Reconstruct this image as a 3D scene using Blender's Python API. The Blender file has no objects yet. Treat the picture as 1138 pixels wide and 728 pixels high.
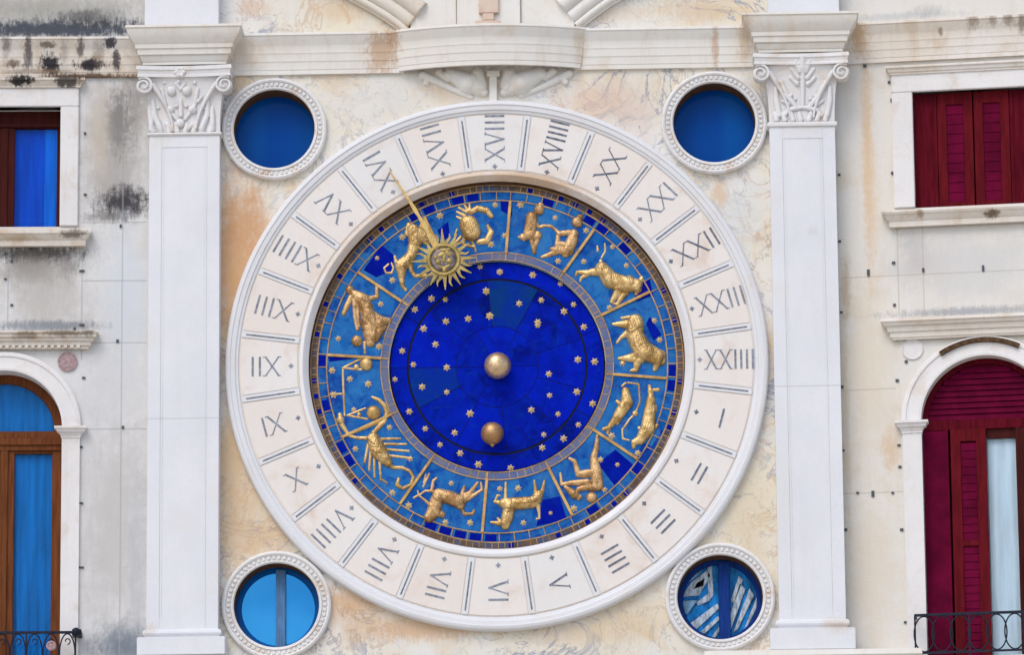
import bpy, bmesh, math, random
import numpy as np
from mathutils import Vector, Matrix

random.seed(11)
rng = np.random.RandomState(5)
SC = bpy.context.scene
COL = SC.collection
PI = math.pi

# ------------------------------------------------------------------ camera
W, H, FPX = 1138.0, 728.0, 6000.0
CAM_LOC = Vector((1.32, -43.9, 1.65))
AIM = Vector((0.0, 0.0, 11.6))
_q = (AIM - CAM_LOC).to_track_quat('-Z', 'Y').to_matrix().to_4x4()
CAM_M = Matrix.Translation(CAM_LOC) @ _q @ Matrix.Rotation(-0.009, 4, 'Z')
cd = bpy.data.cameras.new('camera')
cam = bpy.data.objects.new('camera', cd)
COL.objects.link(cam)
cam.matrix_world = CAM_M
cd.sensor_fit = 'HORIZONTAL'
cd.sensor_width = 36.0
cd.lens = FPX / W * 36.0
cd.clip_start = 0.5
cd.clip_end = 5000
SC.camera = cam

# ------------------------------------------------------------------ light
SUN_EL, SUN_AZ = math.radians(50), math.radians(-24)      # azimuth measured from the viewer's side (-Y), negative = left
world = bpy.data.worlds.new('World')
SC.world = world
world.use_nodes = True
wn = world.node_tree.nodes
wl = world.node_tree.links
bg = wn['Background']
sky = wn.new('ShaderNodeTexSky')
sky.sky_type = 'NISHITA'
sky.sun_disc = False
sky.sun_elevation = SUN_EL
sky.sun_rotation = PI - SUN_AZ
sky.air_density = 1.0
sky.dust_density = 2.0
wl.new(sky.outputs['Color'], bg.inputs['Color'])
bg.inputs['Strength'].default_value = 0.15
sd = bpy.data.lights.new('sun', 'SUN')
sd.energy = 0.8
sd.angle = math.radians(32)
sd.color = (1.0, 0.95, 0.88)
sun = bpy.data.objects.new('sun', sd)
COL.objects.link(sun)
sdir = Vector((math.sin(SUN_AZ) * math.cos(SUN_EL), -math.cos(SUN_AZ) * math.cos(SUN_EL), math.sin(SUN_EL)))
sun.rotation_euler = (-sdir).to_track_quat('-Z', 'Y').to_euler()
sun.location = (-10, -20, 40)
SC.view_settings.view_transform = 'Standard'
SC.view_settings.look = 'None'
SC.view_settings.gamma = 1.0
SC.view_settings.use_curve_mapping = False
SC.view_settings.exposure = 0.38
SC.render.engine = 'CYCLES'
SC.cycles.max_bounces = 6

# ------------------------------------------------------------------ frames: a wall plane and its own (u, height) coordinates
S = 0.0075          # metres per unit of the survey drawing


class Frame:
    def __init__(self, M):
        self.M = M
        self.Mi = M.inverted()
        self.R = (self.Mi.to_3x3() @ CAM_M.to_3x3())
        self.o = self.Mi @ CAM_LOC

    def p(self, px, py, d=0.0):
        v = self.R @ Vector(((px - W / 2) / FPX, -(py - H / 2) / FPX, -1.0))
        t = (-d * S - self.o.y) / v.y
        q = self.o + v * t
        return q.x, q.z

    def x(self, px, py, d=0.0):
        return self.p(px, py, d)[0]

    def z(self, px, py, d=0.0):
        return self.p(px, py, d)[1]

    def rect(self, x0, x1, yt, yb, d=0.0):
        xm, ym = (x0 + x1) / 2, (yt + yb) / 2
        return self.x(x0, ym, d), self.x(x1, ym, d), self.z(xm, yb, d), self.z(xm, yt, d)


MAIN = Frame(Matrix.Identity(4))
_lx = MAIN.x(163, 364)
_rx = MAIN.x(934, 364)
LEFT_M = Matrix.Translation((_lx, 10 * S, 0)) @ Matrix.Rotation(math.radians(3.0), 4, 'Z')
RIGHT_M = Matrix.Translation((_rx, 10 * S, 0)) @ Matrix.Rotation(math.radians(-7.2), 4, 'Z')
LEFT = Frame(LEFT_M)
RIGHT = Frame(RIGHT_M)


# ------------------------------------------------------------------ mesh builder
def link(o, parent=None):
    COL.objects.link(o)
    if parent is not None:
        o.parent = parent
    return o


def empty(name, M, label, cat, group=None):
    o = bpy.data.objects.new(name, None)
    COL.objects.link(o)
    o.empty_display_size = 0.3
    o.matrix_world = M
    o['label'] = label
    o['category'] = cat
    if group:
        o['group'] = group
    return o


class MB:
    def __init__(self):
        self.v = []
        self.f = []
        self.mi = []

    def add(self, verts, faces, mi=0):
        b = len(self.v)
        self.v.extend(verts)
        for f in faces:
            self.f.append([i + b for i in f])
            self.mi.append(mi)

    def box(self, x0, x1, d0, d1, z0, z1, mi=0):
        y0, y1 = -d0 * S, -d1 * S
        vs = [(x, y, z) for x in (x0, x1) for y in (y0, y1) for z in (z0, z1)]
        self.add(vs, [(0, 1, 3, 2), (4, 6, 7, 5), (0, 4, 5, 1), (2, 3, 7, 6), (0, 2, 6, 4), (1, 5, 7, 3)], mi)

    def pbox(self, fr, x0, x1, yt, yb, d0, d1, mi=0):
        a, b, c, e = fr.rect(x0, x1, yt, yb, d1)
        self.box(a, b, d0, d1, c, e, mi)

    def prism(self, pts, d0, d1, mi=0):
        """outline of (x, z) points given a thickness"""
        n = len(pts)
        vs = [(p[0], -d0 * S, p[1]) for p in pts] + [(p[0], -d1 * S, p[1]) for p in pts]
        fs = [list(range(n)), list(range(2 * n - 1, n - 1, -1))]
        fs += [(i, (i + 1) % n, (i + 1) % n + n, i + n) for i in range(n)]
        self.add(vs, fs, mi)

    def lathe(self, cx, cz, prof, n=128, a0=0.0, a1=2 * PI, closed=False, mi=0):
        """prof of (radius in metres, depth units); turned about the axis that points at the viewer"""
        full = abs(a1 - a0 - 2 * PI) < 1e-6
        m = n if full else n + 1
        vs = []
        for i in range(m):
            a = a0 + (a1 - a0) * i / n
            ca, sa = math.cos(a), math.sin(a)
            for r, d in prof:
                vs.append((cx + r * ca, -d * S, cz + r * sa))
        k = len(prof)
        fs = []
        kk = k if closed else k - 1
        for i in range(n):
            j = (i + 1) % m
            for q in range(kk):
                q2 = (q + 1) % k
                fs.append((i * k + q, i * k + q2, j * k + q2, j * k + q))
        if not full and closed:
            fs.append([q for q in range(k)])
            fs.append([n * k + q for q in range(k - 1, -1, -1)])
        self.add(vs, fs, mi)

    def sweep(self, path, ztop, zbot, prof, mi=0):
        """moulding: path of (u metres, d units) left to right, prof of (fraction down, depth units)"""
        P = [Vector((u, d * S)) for u, d in path]
        n = len(P)
        N = []
        for i in range(n):
            ns = []
            if i > 0:
                t = (P[i] - P[i - 1]).normalized()
                ns.append(Vector((-t.y, t.x)))
            if i < n - 1:
                t = (P[i + 1] - P[i]).normalized()
                ns.append(Vector((-t.y, t.x)))
            if len(ns) == 2:
                m = (ns[0] + ns[1]).normalized()
                m = m / max(0.3, m.dot(ns[0]))
            else:
                m = ns[0]
            N.append(m)
        vs, k = [], len(prof)
        for i in range(n):
            for fr_, dd in prof:
                q = P[i] + N[i] * dd * S
                vs.append((q.x, -q.y, ztop + (zbot - ztop) * fr_))
        fs = []
        for i in range(n - 1):
            for q in range(k - 1):
                fs.append((i * k + q, i * k + q + 1, (i + 1) * k + q + 1, (i + 1) * k + q))
        fs.append(list(range(k)))
        fs.append([(n - 1) * k + q for q in range(k - 1, -1, -1)])
        self.add(vs, fs, mi)

    def tube(self, pts, r, sides=8, caps=True, mi=0):
        P = [Vector(p) for p in pts]
        n = len(P)
        rs = r if isinstance(r, (list, tuple)) else [r] * n
        vs = []
        for i in range(n):
            t = (P[min(i + 1, n - 1)] - P[max(i - 1, 0)]).normalized()
            a = Vector((0, 1, 0)) if abs(t.y) < 0.9 else Vector((1, 0, 0))
            e1 = t.cross(a).normalized()
            e2 = t.cross(e1)
            for k in range(sides):
                w = 2 * PI * k / sides
                vs.append(tuple(P[i] + (e1 * math.cos(w) + e2 * math.sin(w)) * rs[i]))
        fs = [(i * sides + k, i * sides + (k + 1) % sides, (i + 1) * sides + (k + 1) % sides, (i + 1) * sides + k)
              for i in range(n - 1) for k in range(sides)]
        if caps:
            fs.append(list(range(sides)))
            fs.append([(n - 1) * sides + k for k in range(sides - 1, -1, -1)])
        self.add(vs, fs, mi)

    def ball(self, c, r, sy=1.0, nu=32, nv=20, mi=0):
        vs, fs = [], []
        for i in range(nv + 1):
            th = PI * i / nv
            for j in range(nu):
                ph = 2 * PI * j / nu
                vs.append((c[0] + r * math.sin(th) * math.cos(ph), c[1] + sy * r * math.sin(th) * math.sin(ph), c[2] + r * math.cos(th)))
        for i in range(nv):
            for j in range(nu):
                fs.append((i * nu + j, i * nu + (j + 1) % nu, (i + 1) * nu + (j + 1) % nu, (i + 1) * nu + j))
        self.add(vs, fs, mi)

    def build(self, name, mats, parent=None, smooth=False, bevel=0.0, recalc=True, label=None, angle=None):
        me = bpy.data.meshes.new(name)
        me.from_pydata([tuple(v) for v in self.v], [], self.f)
        if not isinstance(mats, (list, tuple)):
            mats = [mats]
        for m in mats:
            me.materials.append(m)
        for p, mi in zip(me.polygons, self.mi):
            p.material_index = mi
        bm = bmesh.new()
        bm.from_mesh(me)
        bmesh.ops.remove_doubles(bm, verts=bm.verts, dist=1e-5)
        if recalc:
            bmesh.ops.recalc_face_normals(bm, faces=bm.faces)
        if bevel > 0:
            es = [e for e in bm.edges if len(e.link_faces) == 2 and e.calc_face_angle(0) > 0.6]
            bmesh.ops.bevel(bm, geom=es, offset=bevel, segments=2, affect='EDGES', clamp_overlap=True)
        for f in bm.faces:
            f.smooth = smooth or angle is not None
        if angle is not None:
            for e in bm.edges:
                if len(e.link_faces) == 2 and e.calc_face_angle(0) > angle:
                    e.smooth = False
        bm.to_mesh(me)
        bm.free()
        o = bpy.data.objects.new(name, me)
        link(o, parent)
        if label:
            o['label'] = label
        return o


def plate(name, mat, loops, d0, d1, parent, label=None):
    """flat slab between depths d0 and d1; the first loop is its outline, the others are openings"""
    cu = bpy.data.curves.new(name, 'CURVE')
    cu.dimensions = '2D'
    cu.fill_mode = 'BOTH'
    cu.extrude = abs(d1 - d0) * S / 2
    for lp in loops:
        sp = cu.splines.new('POLY')
        sp.points.add(len(lp) - 1)
        for pt, q in zip(sp.points, lp):
            pt.co = (q[0], q[1], 0, 1)
        sp.use_cyclic_u = True
    tmp = bpy.data.objects.new(name, cu)
    COL.objects.link(tmp)
    bpy.context.view_layer.update()
    dg = bpy.context.evaluated_depsgraph_get()
    me = bpy.data.meshes.new_from_object(tmp.evaluated_get(dg))
    bpy.data.objects.remove(tmp)
    bpy.data.curves.remove(cu)
    ym = -(d0 + d1) / 2 * S
    me.transform(Matrix.Translation((0, ym, 0)) @ Matrix.Rotation(PI / 2, 4, 'X'))
    me.materials.clear()
    me.materials.append(mat)
    me.name = name
    o = bpy.data.objects.new(name, me)
    link(o, parent)
    if label:
        o['label'] = label
    return o


def circ(cx, cz, r, n=96):
    return [(cx + r * math.cos(2 * PI * i / n), cz + r * math.sin(2 * PI * i / n)) for i in range(n)]


def arch_loop(cx, zs, r, zb, n=40):
    """round-headed opening: springing height zs, foot zb"""
    return [(cx - r, zb), (cx + r, zb)] + [(cx + r * math.cos(PI * i / n), zs + r * math.sin(PI * i / n)) for i in range(n + 1)]


def relief(fr, d, caps, x0, y0, s, res=0.45, k=0.55, sink=0.4, rmin=0.0, jit=0.0, dfun=None, ride=0.3):
    """carved relief: strokes of (x, y, r, x, y, r) swell out of the plane at depth d"""
    C, chains = [], []
    for chain in caps:
        pts = [(x0 + a / s, y0 + b / s, max(r / s, rmin)) for a, b, r in chain]
        if len(pts) == 1:
            pts = pts * 2
        chains.append(list(zip(pts[:-1], pts[1:])))
        C += chains[-1]
    lo = [min(min(a[0] - a[2], b[0] - b[2]) for a, b in C) - 1, min(min(a[1] - a[2], b[1] - b[2]) for a, b in C) - 1]
    hi = [max(max(a[0] + a[2], b[0] + b[2]) for a, b in C) + 1, max(max(a[1] + a[2], b[1] + b[2]) for a, b in C) + 1]
    nx, ny = int((hi[0] - lo[0]) / res) + 2, int((hi[1] - lo[1]) / res) + 2
    X, Y = np.meshgrid(lo[0] + np.arange(nx) * res, lo[1] + np.arange(ny) * res)
    Hh = np.zeros_like(X)
    for ch in chains:
        Hc = np.zeros_like(X)
        for a, b in ch:
            dx, dy = b[0] - a[0], b[1] - a[1]
            L2 = dx * dx + dy * dy
            t = np.clip(((X - a[0]) * dx + (Y - a[1]) * dy) / L2, 0, 1) if L2 > 1e-9 else np.zeros_like(X)
            R = a[2] + (b[2] - a[2]) * t
            q = ((X - a[0] - t * dx) ** 2 + (Y - a[1] - t * dy) ** 2) / (R * R)
            Hc = np.maximum(Hc, np.sqrt(np.clip(1 - q, 0, 1)) * R * k)
        Hh = np.where((Hh > 0) & (Hc > 0), np.maximum(Hh, Hc) + ride * np.minimum(Hh, Hc), np.maximum(Hh, Hc))
    if jit:
        n1 = np.sin(X * 1.7 + np.sin(Y * 1.3) * 2) * np.sin(Y * 2.1 + np.sin(X * 0.9) * 2)
        Hh = np.where(Hh > 0.5, Hh * (1 + jit * n1), Hh)
    mb = MB()
    on = Hh > 0
    idx = -np.ones((ny, nx), int)
    pa, pb, pc = fr.p(lo[0], lo[1], d), fr.p(lo[0] + 100, lo[1], d), fr.p(lo[0], lo[1] + 100, d)
    cell = on[:-1, :-1] | on[1:, :-1] | on[:-1, 1:] | on[1:, 1:]
    for j, i in zip(*np.nonzero(cell)):
        q = []
        for jj, ii in ((j, i), (j, i + 1), (j + 1, i + 1), (j + 1, i)):
            if idx[jj, ii] < 0:
                idx[jj, ii] = len(mb.v)
                a, b = (X[jj, ii] - lo[0]) / 100, (Y[jj, ii] - lo[1]) / 100
                hh = (Hh[jj, ii] if on[jj, ii] else -sink) + (dfun(Y[jj, ii]) if dfun else 0)
                mb.v.append((pa[0] + (pb[0] - pa[0]) * a + (pc[0] - pa[0]) * b, -(d + hh) * S,
                             pa[1] + (pb[1] - pa[1]) * a + (pc[1] - pa[1]) * b))
            q.append(int(idx[jj, ii]))
        mb.f.append(q)
        mb.mi.append(0)
    return mb


# ------------------------------------------------------------------ materials
class NT:
    def __init__(self, name):
        self.m = bpy.data.materials.new(name)
        self.m.use_nodes = True
        self.t = self.m.node_tree
        self.b = self.t.nodes['Principled BSDF']
        self.out = self.t.nodes['Material Output']

    def n(self, typ, **kw):
        o = self.t.nodes.new(typ)
        for k, v in kw.items():
            setattr(o, k, v)
        return o

    def l(self, a, b):
        self.t.links.new(a, b)

    def coord(self):
        if not hasattr(self, '_tc'):
            self._tc = self.n('ShaderNodeTexCoord')
        return self._tc.outputs['Object']

    def noise(self, scale, detail=5, rough=0.6, stretch=None, dist=0.0, off=(0, 0, 0)):
        mp = self.n('ShaderNodeMapping')
        self.l(self.coord(), mp.inputs['Vector'])
        mp.inputs['Location'].default_value = off
        if stretch:
            mp.inputs['Scale'].default_value = stretch
        x = self.n('ShaderNodeTexNoise')
        x.inputs['Scale'].default_value = scale
        x.inputs['Detail'].default_value = detail
        x.inputs['Roughness'].default_value = rough
        x.inputs['Distortion'].default_value = dist
        self.l(mp.outputs[0], x.inputs['Vector'])
        return x.outputs['Fac']

    def ramp(self, fac, stops):
        r = self.n('ShaderNodeValToRGB')
        el = r.color_ramp.elements
        while len(el) < len(stops):
            el.new(0.5)
        for e, (p, c) in zip(el, stops):
            e.position = p
            e.color = (c, c, c, 1) if isinstance(c, (int, float)) else (*c, 1)
        self.l(fac, r.inputs[0])
        return r.outputs[0]

    def val(self, fac, a, b, lo=0.0, hi=1.0):
        r = self.n('ShaderNodeMapRange')
        r.interpolation_type = 'SMOOTHSTEP'
        r.inputs['From Min'].default_value = a
        r.inputs['From Max'].default_value = b
        r.inputs['To Min'].default_value = lo
        r.inputs['To Max'].default_value = hi
        self.l(fac, r.inputs['Value'])
        return r.outputs[0]

    def math(self, op, a, b=None):
        r = self.n('ShaderNodeMath', operation=op)
        for i, q in enumerate((a, b)):
            if q is None:
                continue
            if isinstance(q, (int, float)):
                r.inputs[i].default_value = q
            else:
                self.l(q, r.inputs[i])
        return r.outputs[0]

    def mix(self, fac, a, b, mode='MIX'):
        r = self.n('ShaderNodeMix', data_type='RGBA', blend_type=mode)
        for i, q in ((0, fac), (6, a), (7, b)):
            if isinstance(q, (int, float)):
                r.inputs[i].default_value = q
            elif isinstance(q, tuple):
                r.inputs[i].default_value = (*q, 1)
            else:
                self.l(q, r.inputs[i])
        return r.outputs[2]

    def blob(self, u, v, ru, rv, soft=0.25):
        """1 inside an elliptical patch centred at (u, height v), 0 outside, with a ragged border"""
        mp = self.n('ShaderNodeMapping')
        mp.vector_type = 'POINT'
        mp.inputs['Location'].default_value = (-u / ru, 0, -v / rv)
        mp.inputs['Scale'].default_value = (1 / ru, 0, 1 / rv)
        self.l(self.coord(), mp.inputs['Vector'])
        ln = self.n('ShaderNodeVectorMath', operation='LENGTH')
        self.l(mp.outputs[0], ln.inputs[0])
        if not hasattr(self, '_rag'):
            self._rag = self.math('ADD', self.math('MULTIPLY', self.noise(5.0, 9, 0.72), 0.62), self.math('MULTIPLY', self.noise(7.0, 9, 0.75, stretch=(3.2, 3.2, 0.8)), 0.38))
        if min(ru, rv) < 0.16 and not hasattr(self, '_rag2'):
            self._rag2 = self.math('ADD', self.math('MULTIPLY', self.noise(14.0, 9, 0.75, off=(3, 1, 4)), 0.5), self.math('MULTIPLY', self.noise(9.0, 9, 0.78, stretch=(4.5, 4.5, 1.1), off=(6, 2, 1)), 0.5))
        rag = self._rag2 if min(ru, rv) < 0.16 else self._rag
        x = self.math('ADD', ln.outputs['Value'], self.math('MULTIPLY', self.math('SUBTRACT', rag, 0.5), 4.6 if min(ru, rv) < 0.16 else 3.4))
        return self.val(x, 1.0 + soft, 1.0 - 2.2 * soft)

    def finish(self, col, rough=0.7, metal=0.0, bump=None, bstr=0.2, bdist=0.01, spec=0.3):
        if isinstance(col, tuple):
            self.b.inputs['Base Color'].default_value = (*col, 1)
        else:
            self.l(col, self.b.inputs['Base Color'])
        if isinstance(rough, (int, float)):
            self.b.inputs['Roughness'].default_value = rough
        else:
            self.l(rough, self.b.inputs['Roughness'])
        self.b.inputs['Metallic'].default_value = metal
        self.b.inputs['Specular IOR Level'].default_value = spec
        if bump is not None:
            b = self.n('ShaderNodeBump')
            b.inputs['Strength'].default_value = bstr
            b.inputs['Distance'].default_value = bdist
            self.l(bump, b.inputs['Height'])
            self.l(b.outputs[0], self.b.inputs['Normal'])
        return self.m


def stone(name, base, var, warm=None, warm_amt=0.5, warm_scale=2.2, streak=0.25, speck=0.25, stains_and_shading=(), rough=0.75, spec=0.3,
          bump=0.15, veins=None, streak_col=None, seed=0, extra=None):
    t = NT(name)
    o = (seed * 3.1, seed * 1.7, seed * 2.3)
    c = t.mix(t.val(t.noise(1.6, 6, 0.6, off=o), 0.3, 0.7), base, var)
    if warm:
        c = t.mix(t.val(t.noise(warm_scale, 8, 0.62, dist=0.5, off=(o[0] + 4, 1, 2)), 0.5, 0.74, 0, warm_amt), c, warm)
    if streak:
        c = t.mix(t.val(t.noise(1.0, 6, 0.65, stretch=(9, 9, 0.7), off=o), 0.48, 0.8, 0, streak), c, streak_col or tuple(q * 0.62 for q in base))
    c = t.mix(t.val(t.noise(38, 4, 0.7, off=o), 0.52, 0.85, 0, speck), c, tuple(q * 0.6 for q in base))
    if veins:
        for (vc, sc, wd, am, of) in veins:
            nf = t.noise(sc, 7, 0.62, dist=1.4, off=of)
            a = t.math('ABSOLUTE', t.math('SUBTRACT', nf, 0.5))
            gate = t.val(t.noise(sc * 0.45, 3, 0.5, off=(of[0] + 3, 0, 5)), 0.42, 0.60)
            c = t.mix(t.math('MULTIPLY', t.val(a, wd, 0.0, 0, am), gate), c, vc)
    for st in stains_and_shading:
        u, v, ru, rv, amt, colr = st[:6]
        soft = st[6] if len(st) > 6 else 0.28
        c = t.mix(t.math('MULTIPLY', t.blob(u, v, ru, rv, soft), amt), c, colr)
    if extra:
        c = extra(t, c)
    return t.finish(c, rough, 0, t.noise(26, 6, 0.7, off=o), bump, 0.012, spec)


M = {}


def slab_tone(t, c):
    """every slab cut from a slightly different block"""
    oi = t.n('ShaderNodeObjectInfo')
    c = t.mix(t.val(oi.outputs['Random'], 0.3, 1.0, 0.0, 0.42), c, (0.74, 0.655, 0.585))
    return t.mix(t.val(oi.outputs['Random'], 0.35, 0.0, 0.0, 0.45), c, (0.70, 0.70, 0.70))


M['pilaster_0'] = stone('white_istrian_stone_plain', (0.74, 0.745, 0.77), (0.69, 0.70, 0.735), warm=(0.70, 0.62, 0.50), warm_amt=0.14, streak=0.10, speck=0.10, bump=0.10)
M['carved'] = stone('carved_white_stone', (0.76, 0.745, 0.73), (0.70, 0.69, 0.69), warm=(0.56, 0.38, 0.21), warm_amt=0.5, warm_scale=6, streak=0.2, streak_col=(0.50, 0.36, 0.22), speck=0.2, bump=0.3, seed=1)
M['cornice'] = stone('weathered_cornice_stone', (0.75, 0.72, 0.68), (0.70, 0.63, 0.53), warm=(0.52, 0.33, 0.16), warm_amt=0.45, warm_scale=3.0, streak=0.45, streak_col=(0.50, 0.33, 0.18), speck=0.25, bump=0.25, seed=2)
M['ring'] = stone('ring_marble', (0.715, 0.715, 0.73), (0.68, 0.68, 0.70), warm=(0.62, 0.44, 0.27), warm_amt=0.22, warm_scale=2.6, streak=0.08, speck=0.08, rough=0.55, bump=0.08, seed=3)
M['panel'] = stone('hour_panel_marble', (0.765, 0.74, 0.71), (0.765, 0.70, 0.65), warm=(0.63, 0.46, 0.34), warm_amt=0.65, warm_scale=3.0, extra=slab_tone, streak=0.1, speck=0.15, rough=0.6, bump=0.10, seed=4)
M['trim'] = stone('window_surround_stone', (0.76, 0.74, 0.73), (0.72, 0.70, 0.69), warm=(0.52, 0.36, 0.22), warm_amt=0.35, warm_scale=5, streak=0.2, streak_col=(0.45, 0.33, 0.22), speck=0.3, bump=0.25, seed=5)


def simple(name, col, rough=0.5, metal=0.0, var=0.25, scale=14, bump=0.1, spec=0.05, stretch=None):
    t = NT(name)
    nz = t.noise(scale, 5, 0.6, stretch=stretch)
    c = t.mix(t.val(nz, 0.3, 0.72), tuple(q * (1 + var * 0.5) for q in col), tuple(q * (1 - var) for q in col))
    return t.finish(c, rough, metal, nz, bump, 0.006, spec)


def gold(name, a, b, rough=0.45, metal=0.3):
    t = NT(name)
    c = t.mix(t.val(t.noise(9, 6, 0.65), 0.40, 0.62), a, b)
    c = t.mix(t.val(t.noise(32, 6, 0.75), 0.50, 0.72, 0, 0.6), c, tuple(q * 0.45 for q in b))
    return t.finish(c, rough, metal, t.noise(60, 4, 0.7), 0.35, 0.006, 0.5)


M['gold'] = gold('gilded_bronze', (0.74, 0.51, 0.225), (0.42, 0.25, 0.08), 0.38, 0.6)
M['star_gold'] = gold('star_gold', (0.66, 0.48, 0.23), (0.46, 0.31, 0.14))
M['gold_brown'] = gold('worn_gilded_bronze', (0.68, 0.43, 0.20), (0.34, 0.18, 0.065), 0.4, 0.55)
M['gold_line'] = gold('gilded_line', (0.46, 0.28, 0.12), (0.27, 0.17, 0.10), 0.5, 0.4)
M['gold_bar'] = gold('gilded_bar', (0.62, 0.38, 0.13), (0.42, 0.23, 0.07), 0.42, 0.55)
M['sun_gold'] = gold('sun_gold', (0.50, 0.37, 0.125), (0.31, 0.22, 0.06), 0.45, 0.4)
M['globe'] = gold('globe_bronze', (0.74, 0.53, 0.32), (0.56, 0.36, 0.20), 0.36, 0.75)
M['globe_dark'] = gold('moon_bronze', (0.50, 0.29, 0.13), (0.36, 0.19, 0.08), 0.38, 0.6)
M['inlay'] = simple('slate_inlay', (0.27, 0.295, 0.35), 0.6, var=0.4, scale=30)
M['inlay_dark'] = simple('dark_slate_inlay', (0.19, 0.21, 0.26), 0.6, var=0.5, scale=30)
M['line'] = simple('grey_slate_line', (0.22, 0.235, 0.265), 0.6, var=0.45, scale=30)
M['groove'] = simple('groove_dirt', (0.012, 0.014, 0.03), 0.8)
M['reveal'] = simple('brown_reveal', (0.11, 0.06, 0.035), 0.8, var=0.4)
M['iron'] = simple('dark_iron', (0.026, 0.028, 0.042), 0.5, 0.3, scale=40)
M['clamp'] = simple('weathered_iron', (0.11, 0.125, 0.14), 0.7, 0.2, scale=50)
M['wood_brown'] = simple('brown_wood', (0.155, 0.05, 0.018), 0.5, var=0.35, scale=6, stretch=(8, 8, 0.6))
M['wood_dark'] = simple('dark_maroon_wood', (0.055, 0.010, 0.008), 0.5, var=0.3, scale=6, stretch=(8, 8, 0.6))
M['maroon'] = simple('maroon_paint', (0.098, 0.0045, 0.012), 0.8, var=0.35, scale=5, stretch=(6, 6, 0.8))
M['maroon_slat'] = simple('maroon_slat_paint', (0.118, 0.0025, 0.026), 0.8, var=0.35, scale=5)
M['maroon_red'] = simple('sun_faded_maroon_paint', (0.115, 0.007, 0.012), 0.8, var=0.3, scale=5, stretch=(6, 6, 0.8))
M['porphyry'] = simple('purple_porphyry', (0.42, 0.30, 0.31), 0.4, var=0.3, scale=40)


def enamel(name, cols, scale=7.0, rough=0.55):
    t = NT(name)
    vo = t.n('ShaderNodeTexVoronoi')
    mp = t.n('ShaderNodeMapping')
    t.l(t.coord(), mp.inputs[0])
    mp.inputs['Rotation'].default_value = (0, 0.4, 0)
    t.l(mp.outputs[0], vo.inputs['Vector'])
    vo.inputs['Scale'].default_value = scale
    sp = t.n('ShaderNodeSeparateColor')
    t.l(vo.outputs['Color'], sp.inputs[0])
    c = t.ramp(sp.outputs[0], [(0.0, cols[0]), (0.45, cols[0]), (0.62, cols[1]), (1.0, cols[2])])
    c = t.mix(t.val(t.noise(4, 8, 0.7, dist=0.6), 0.36, 0.62, 0, 0.8), c, cols[1])
    c = t.mix(t.val(t.noise(6, 8, 0.7, dist=0.6, off=(5, 1, 3)), 0.46, 0.66, 0, 0.75), c, cols[2])
    c = t.mix(t.val(t.noise(11, 8, 0.72, off=(1, 7, 2)), 0.52, 0.74, 0, 0.4), c, cols[3])
    return t.finish(c, rough, 0, t.noise(30, 5, 0.6), 0.12, 0.004, 0.02)


M['sky_enamel'] = enamel('zodiac_blue_enamel', [(0.008, 0.105, 0.38), (0.028, 0.17, 0.45), (0.003, 0.035, 0.28), (0.13, 0.23, 0.36)])
M['deep_enamel'] = enamel('deep_blue_enamel', [(0.001, 0.008, 0.30), (0.001, 0.006, 0.24), (0.001, 0.014, 0.34), (0.003, 0.03, 0.27)])
M['lapis'] = enamel('lapis_enamel', [(0.001, 0.009, 0.31), (0.001, 0.016, 0.41), (0.001, 0.005, 0.13), (0.004, 0.06, 0.21)], 5)
M['lapis_light'] = enamel('lapis_enamel_bright', [(0.001, 0.010, 0.41), (0.001, 0.014, 0.43), (0.001, 0.006, 0.19), (0.004, 0.055, 0.24)], 5)
M['lapis_teal'] = enamel('lapis_enamel_greened', [(0.002, 0.028, 0.24), (0.002, 0.022, 0.30), (0.003, 0.040, 0.17), (0.007, 0.08, 0.18)], 5)
M['band'] = enamel('grey_blue_enamel', [(0.10, 0.15, 0.30), (0.17, 0.17, 0.24), (0.07, 0.13, 0.34), (0.26, 0.17, 0.11)], 14)
M['outer_band'] = enamel('bronzed_enamel', [(0.09, 0.075, 0.07), (0.19, 0.115, 0.055), (0.03, 0.10, 0.26), (0.04, 0.035, 0.045)], 16)


def glass_opaque(name, col, col2=None, rough=0.06):
    """dark room behind a pane: the pane itself reads as deep blue with the real sky reflected in it"""
    t = NT(name)
    c = t.mix(t.val(t.noise(0.9, 3, 0.5, stretch=(2.5, 1, 0.5)), 0.35, 0.65), col, col2 or tuple(q * 0.8 for q in col))
    return t.finish(c, rough, 0, t.noise(1.2, 2, 0.5), 0.02, 0.02, 0.05)


M['glass_deep'] = glass_opaque('deep_blue_glass', (0.002, 0.058, 0.31), (0.003, 0.085, 0.36))  # blue of the reflected sky painted into the pane colour
M['glass_royal'] = glass_opaque('royal_blue_glass', (0.001, 0.08, 0.54), (0.003, 0.125, 0.64))
def sky_glass():
    t = NT('sky_reflecting_glass')
    c = t.mix(t.val(t.noise(1.4, 3, 0.5), 0.35, 0.65), (0.030, 0.26, 0.56), (0.018, 0.20, 0.48))
    t.finish(c, 0.12, 0.7, t.noise(1.5, 2, 0.5), 0.03, 0.02, 0.3)
    return t.m


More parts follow.
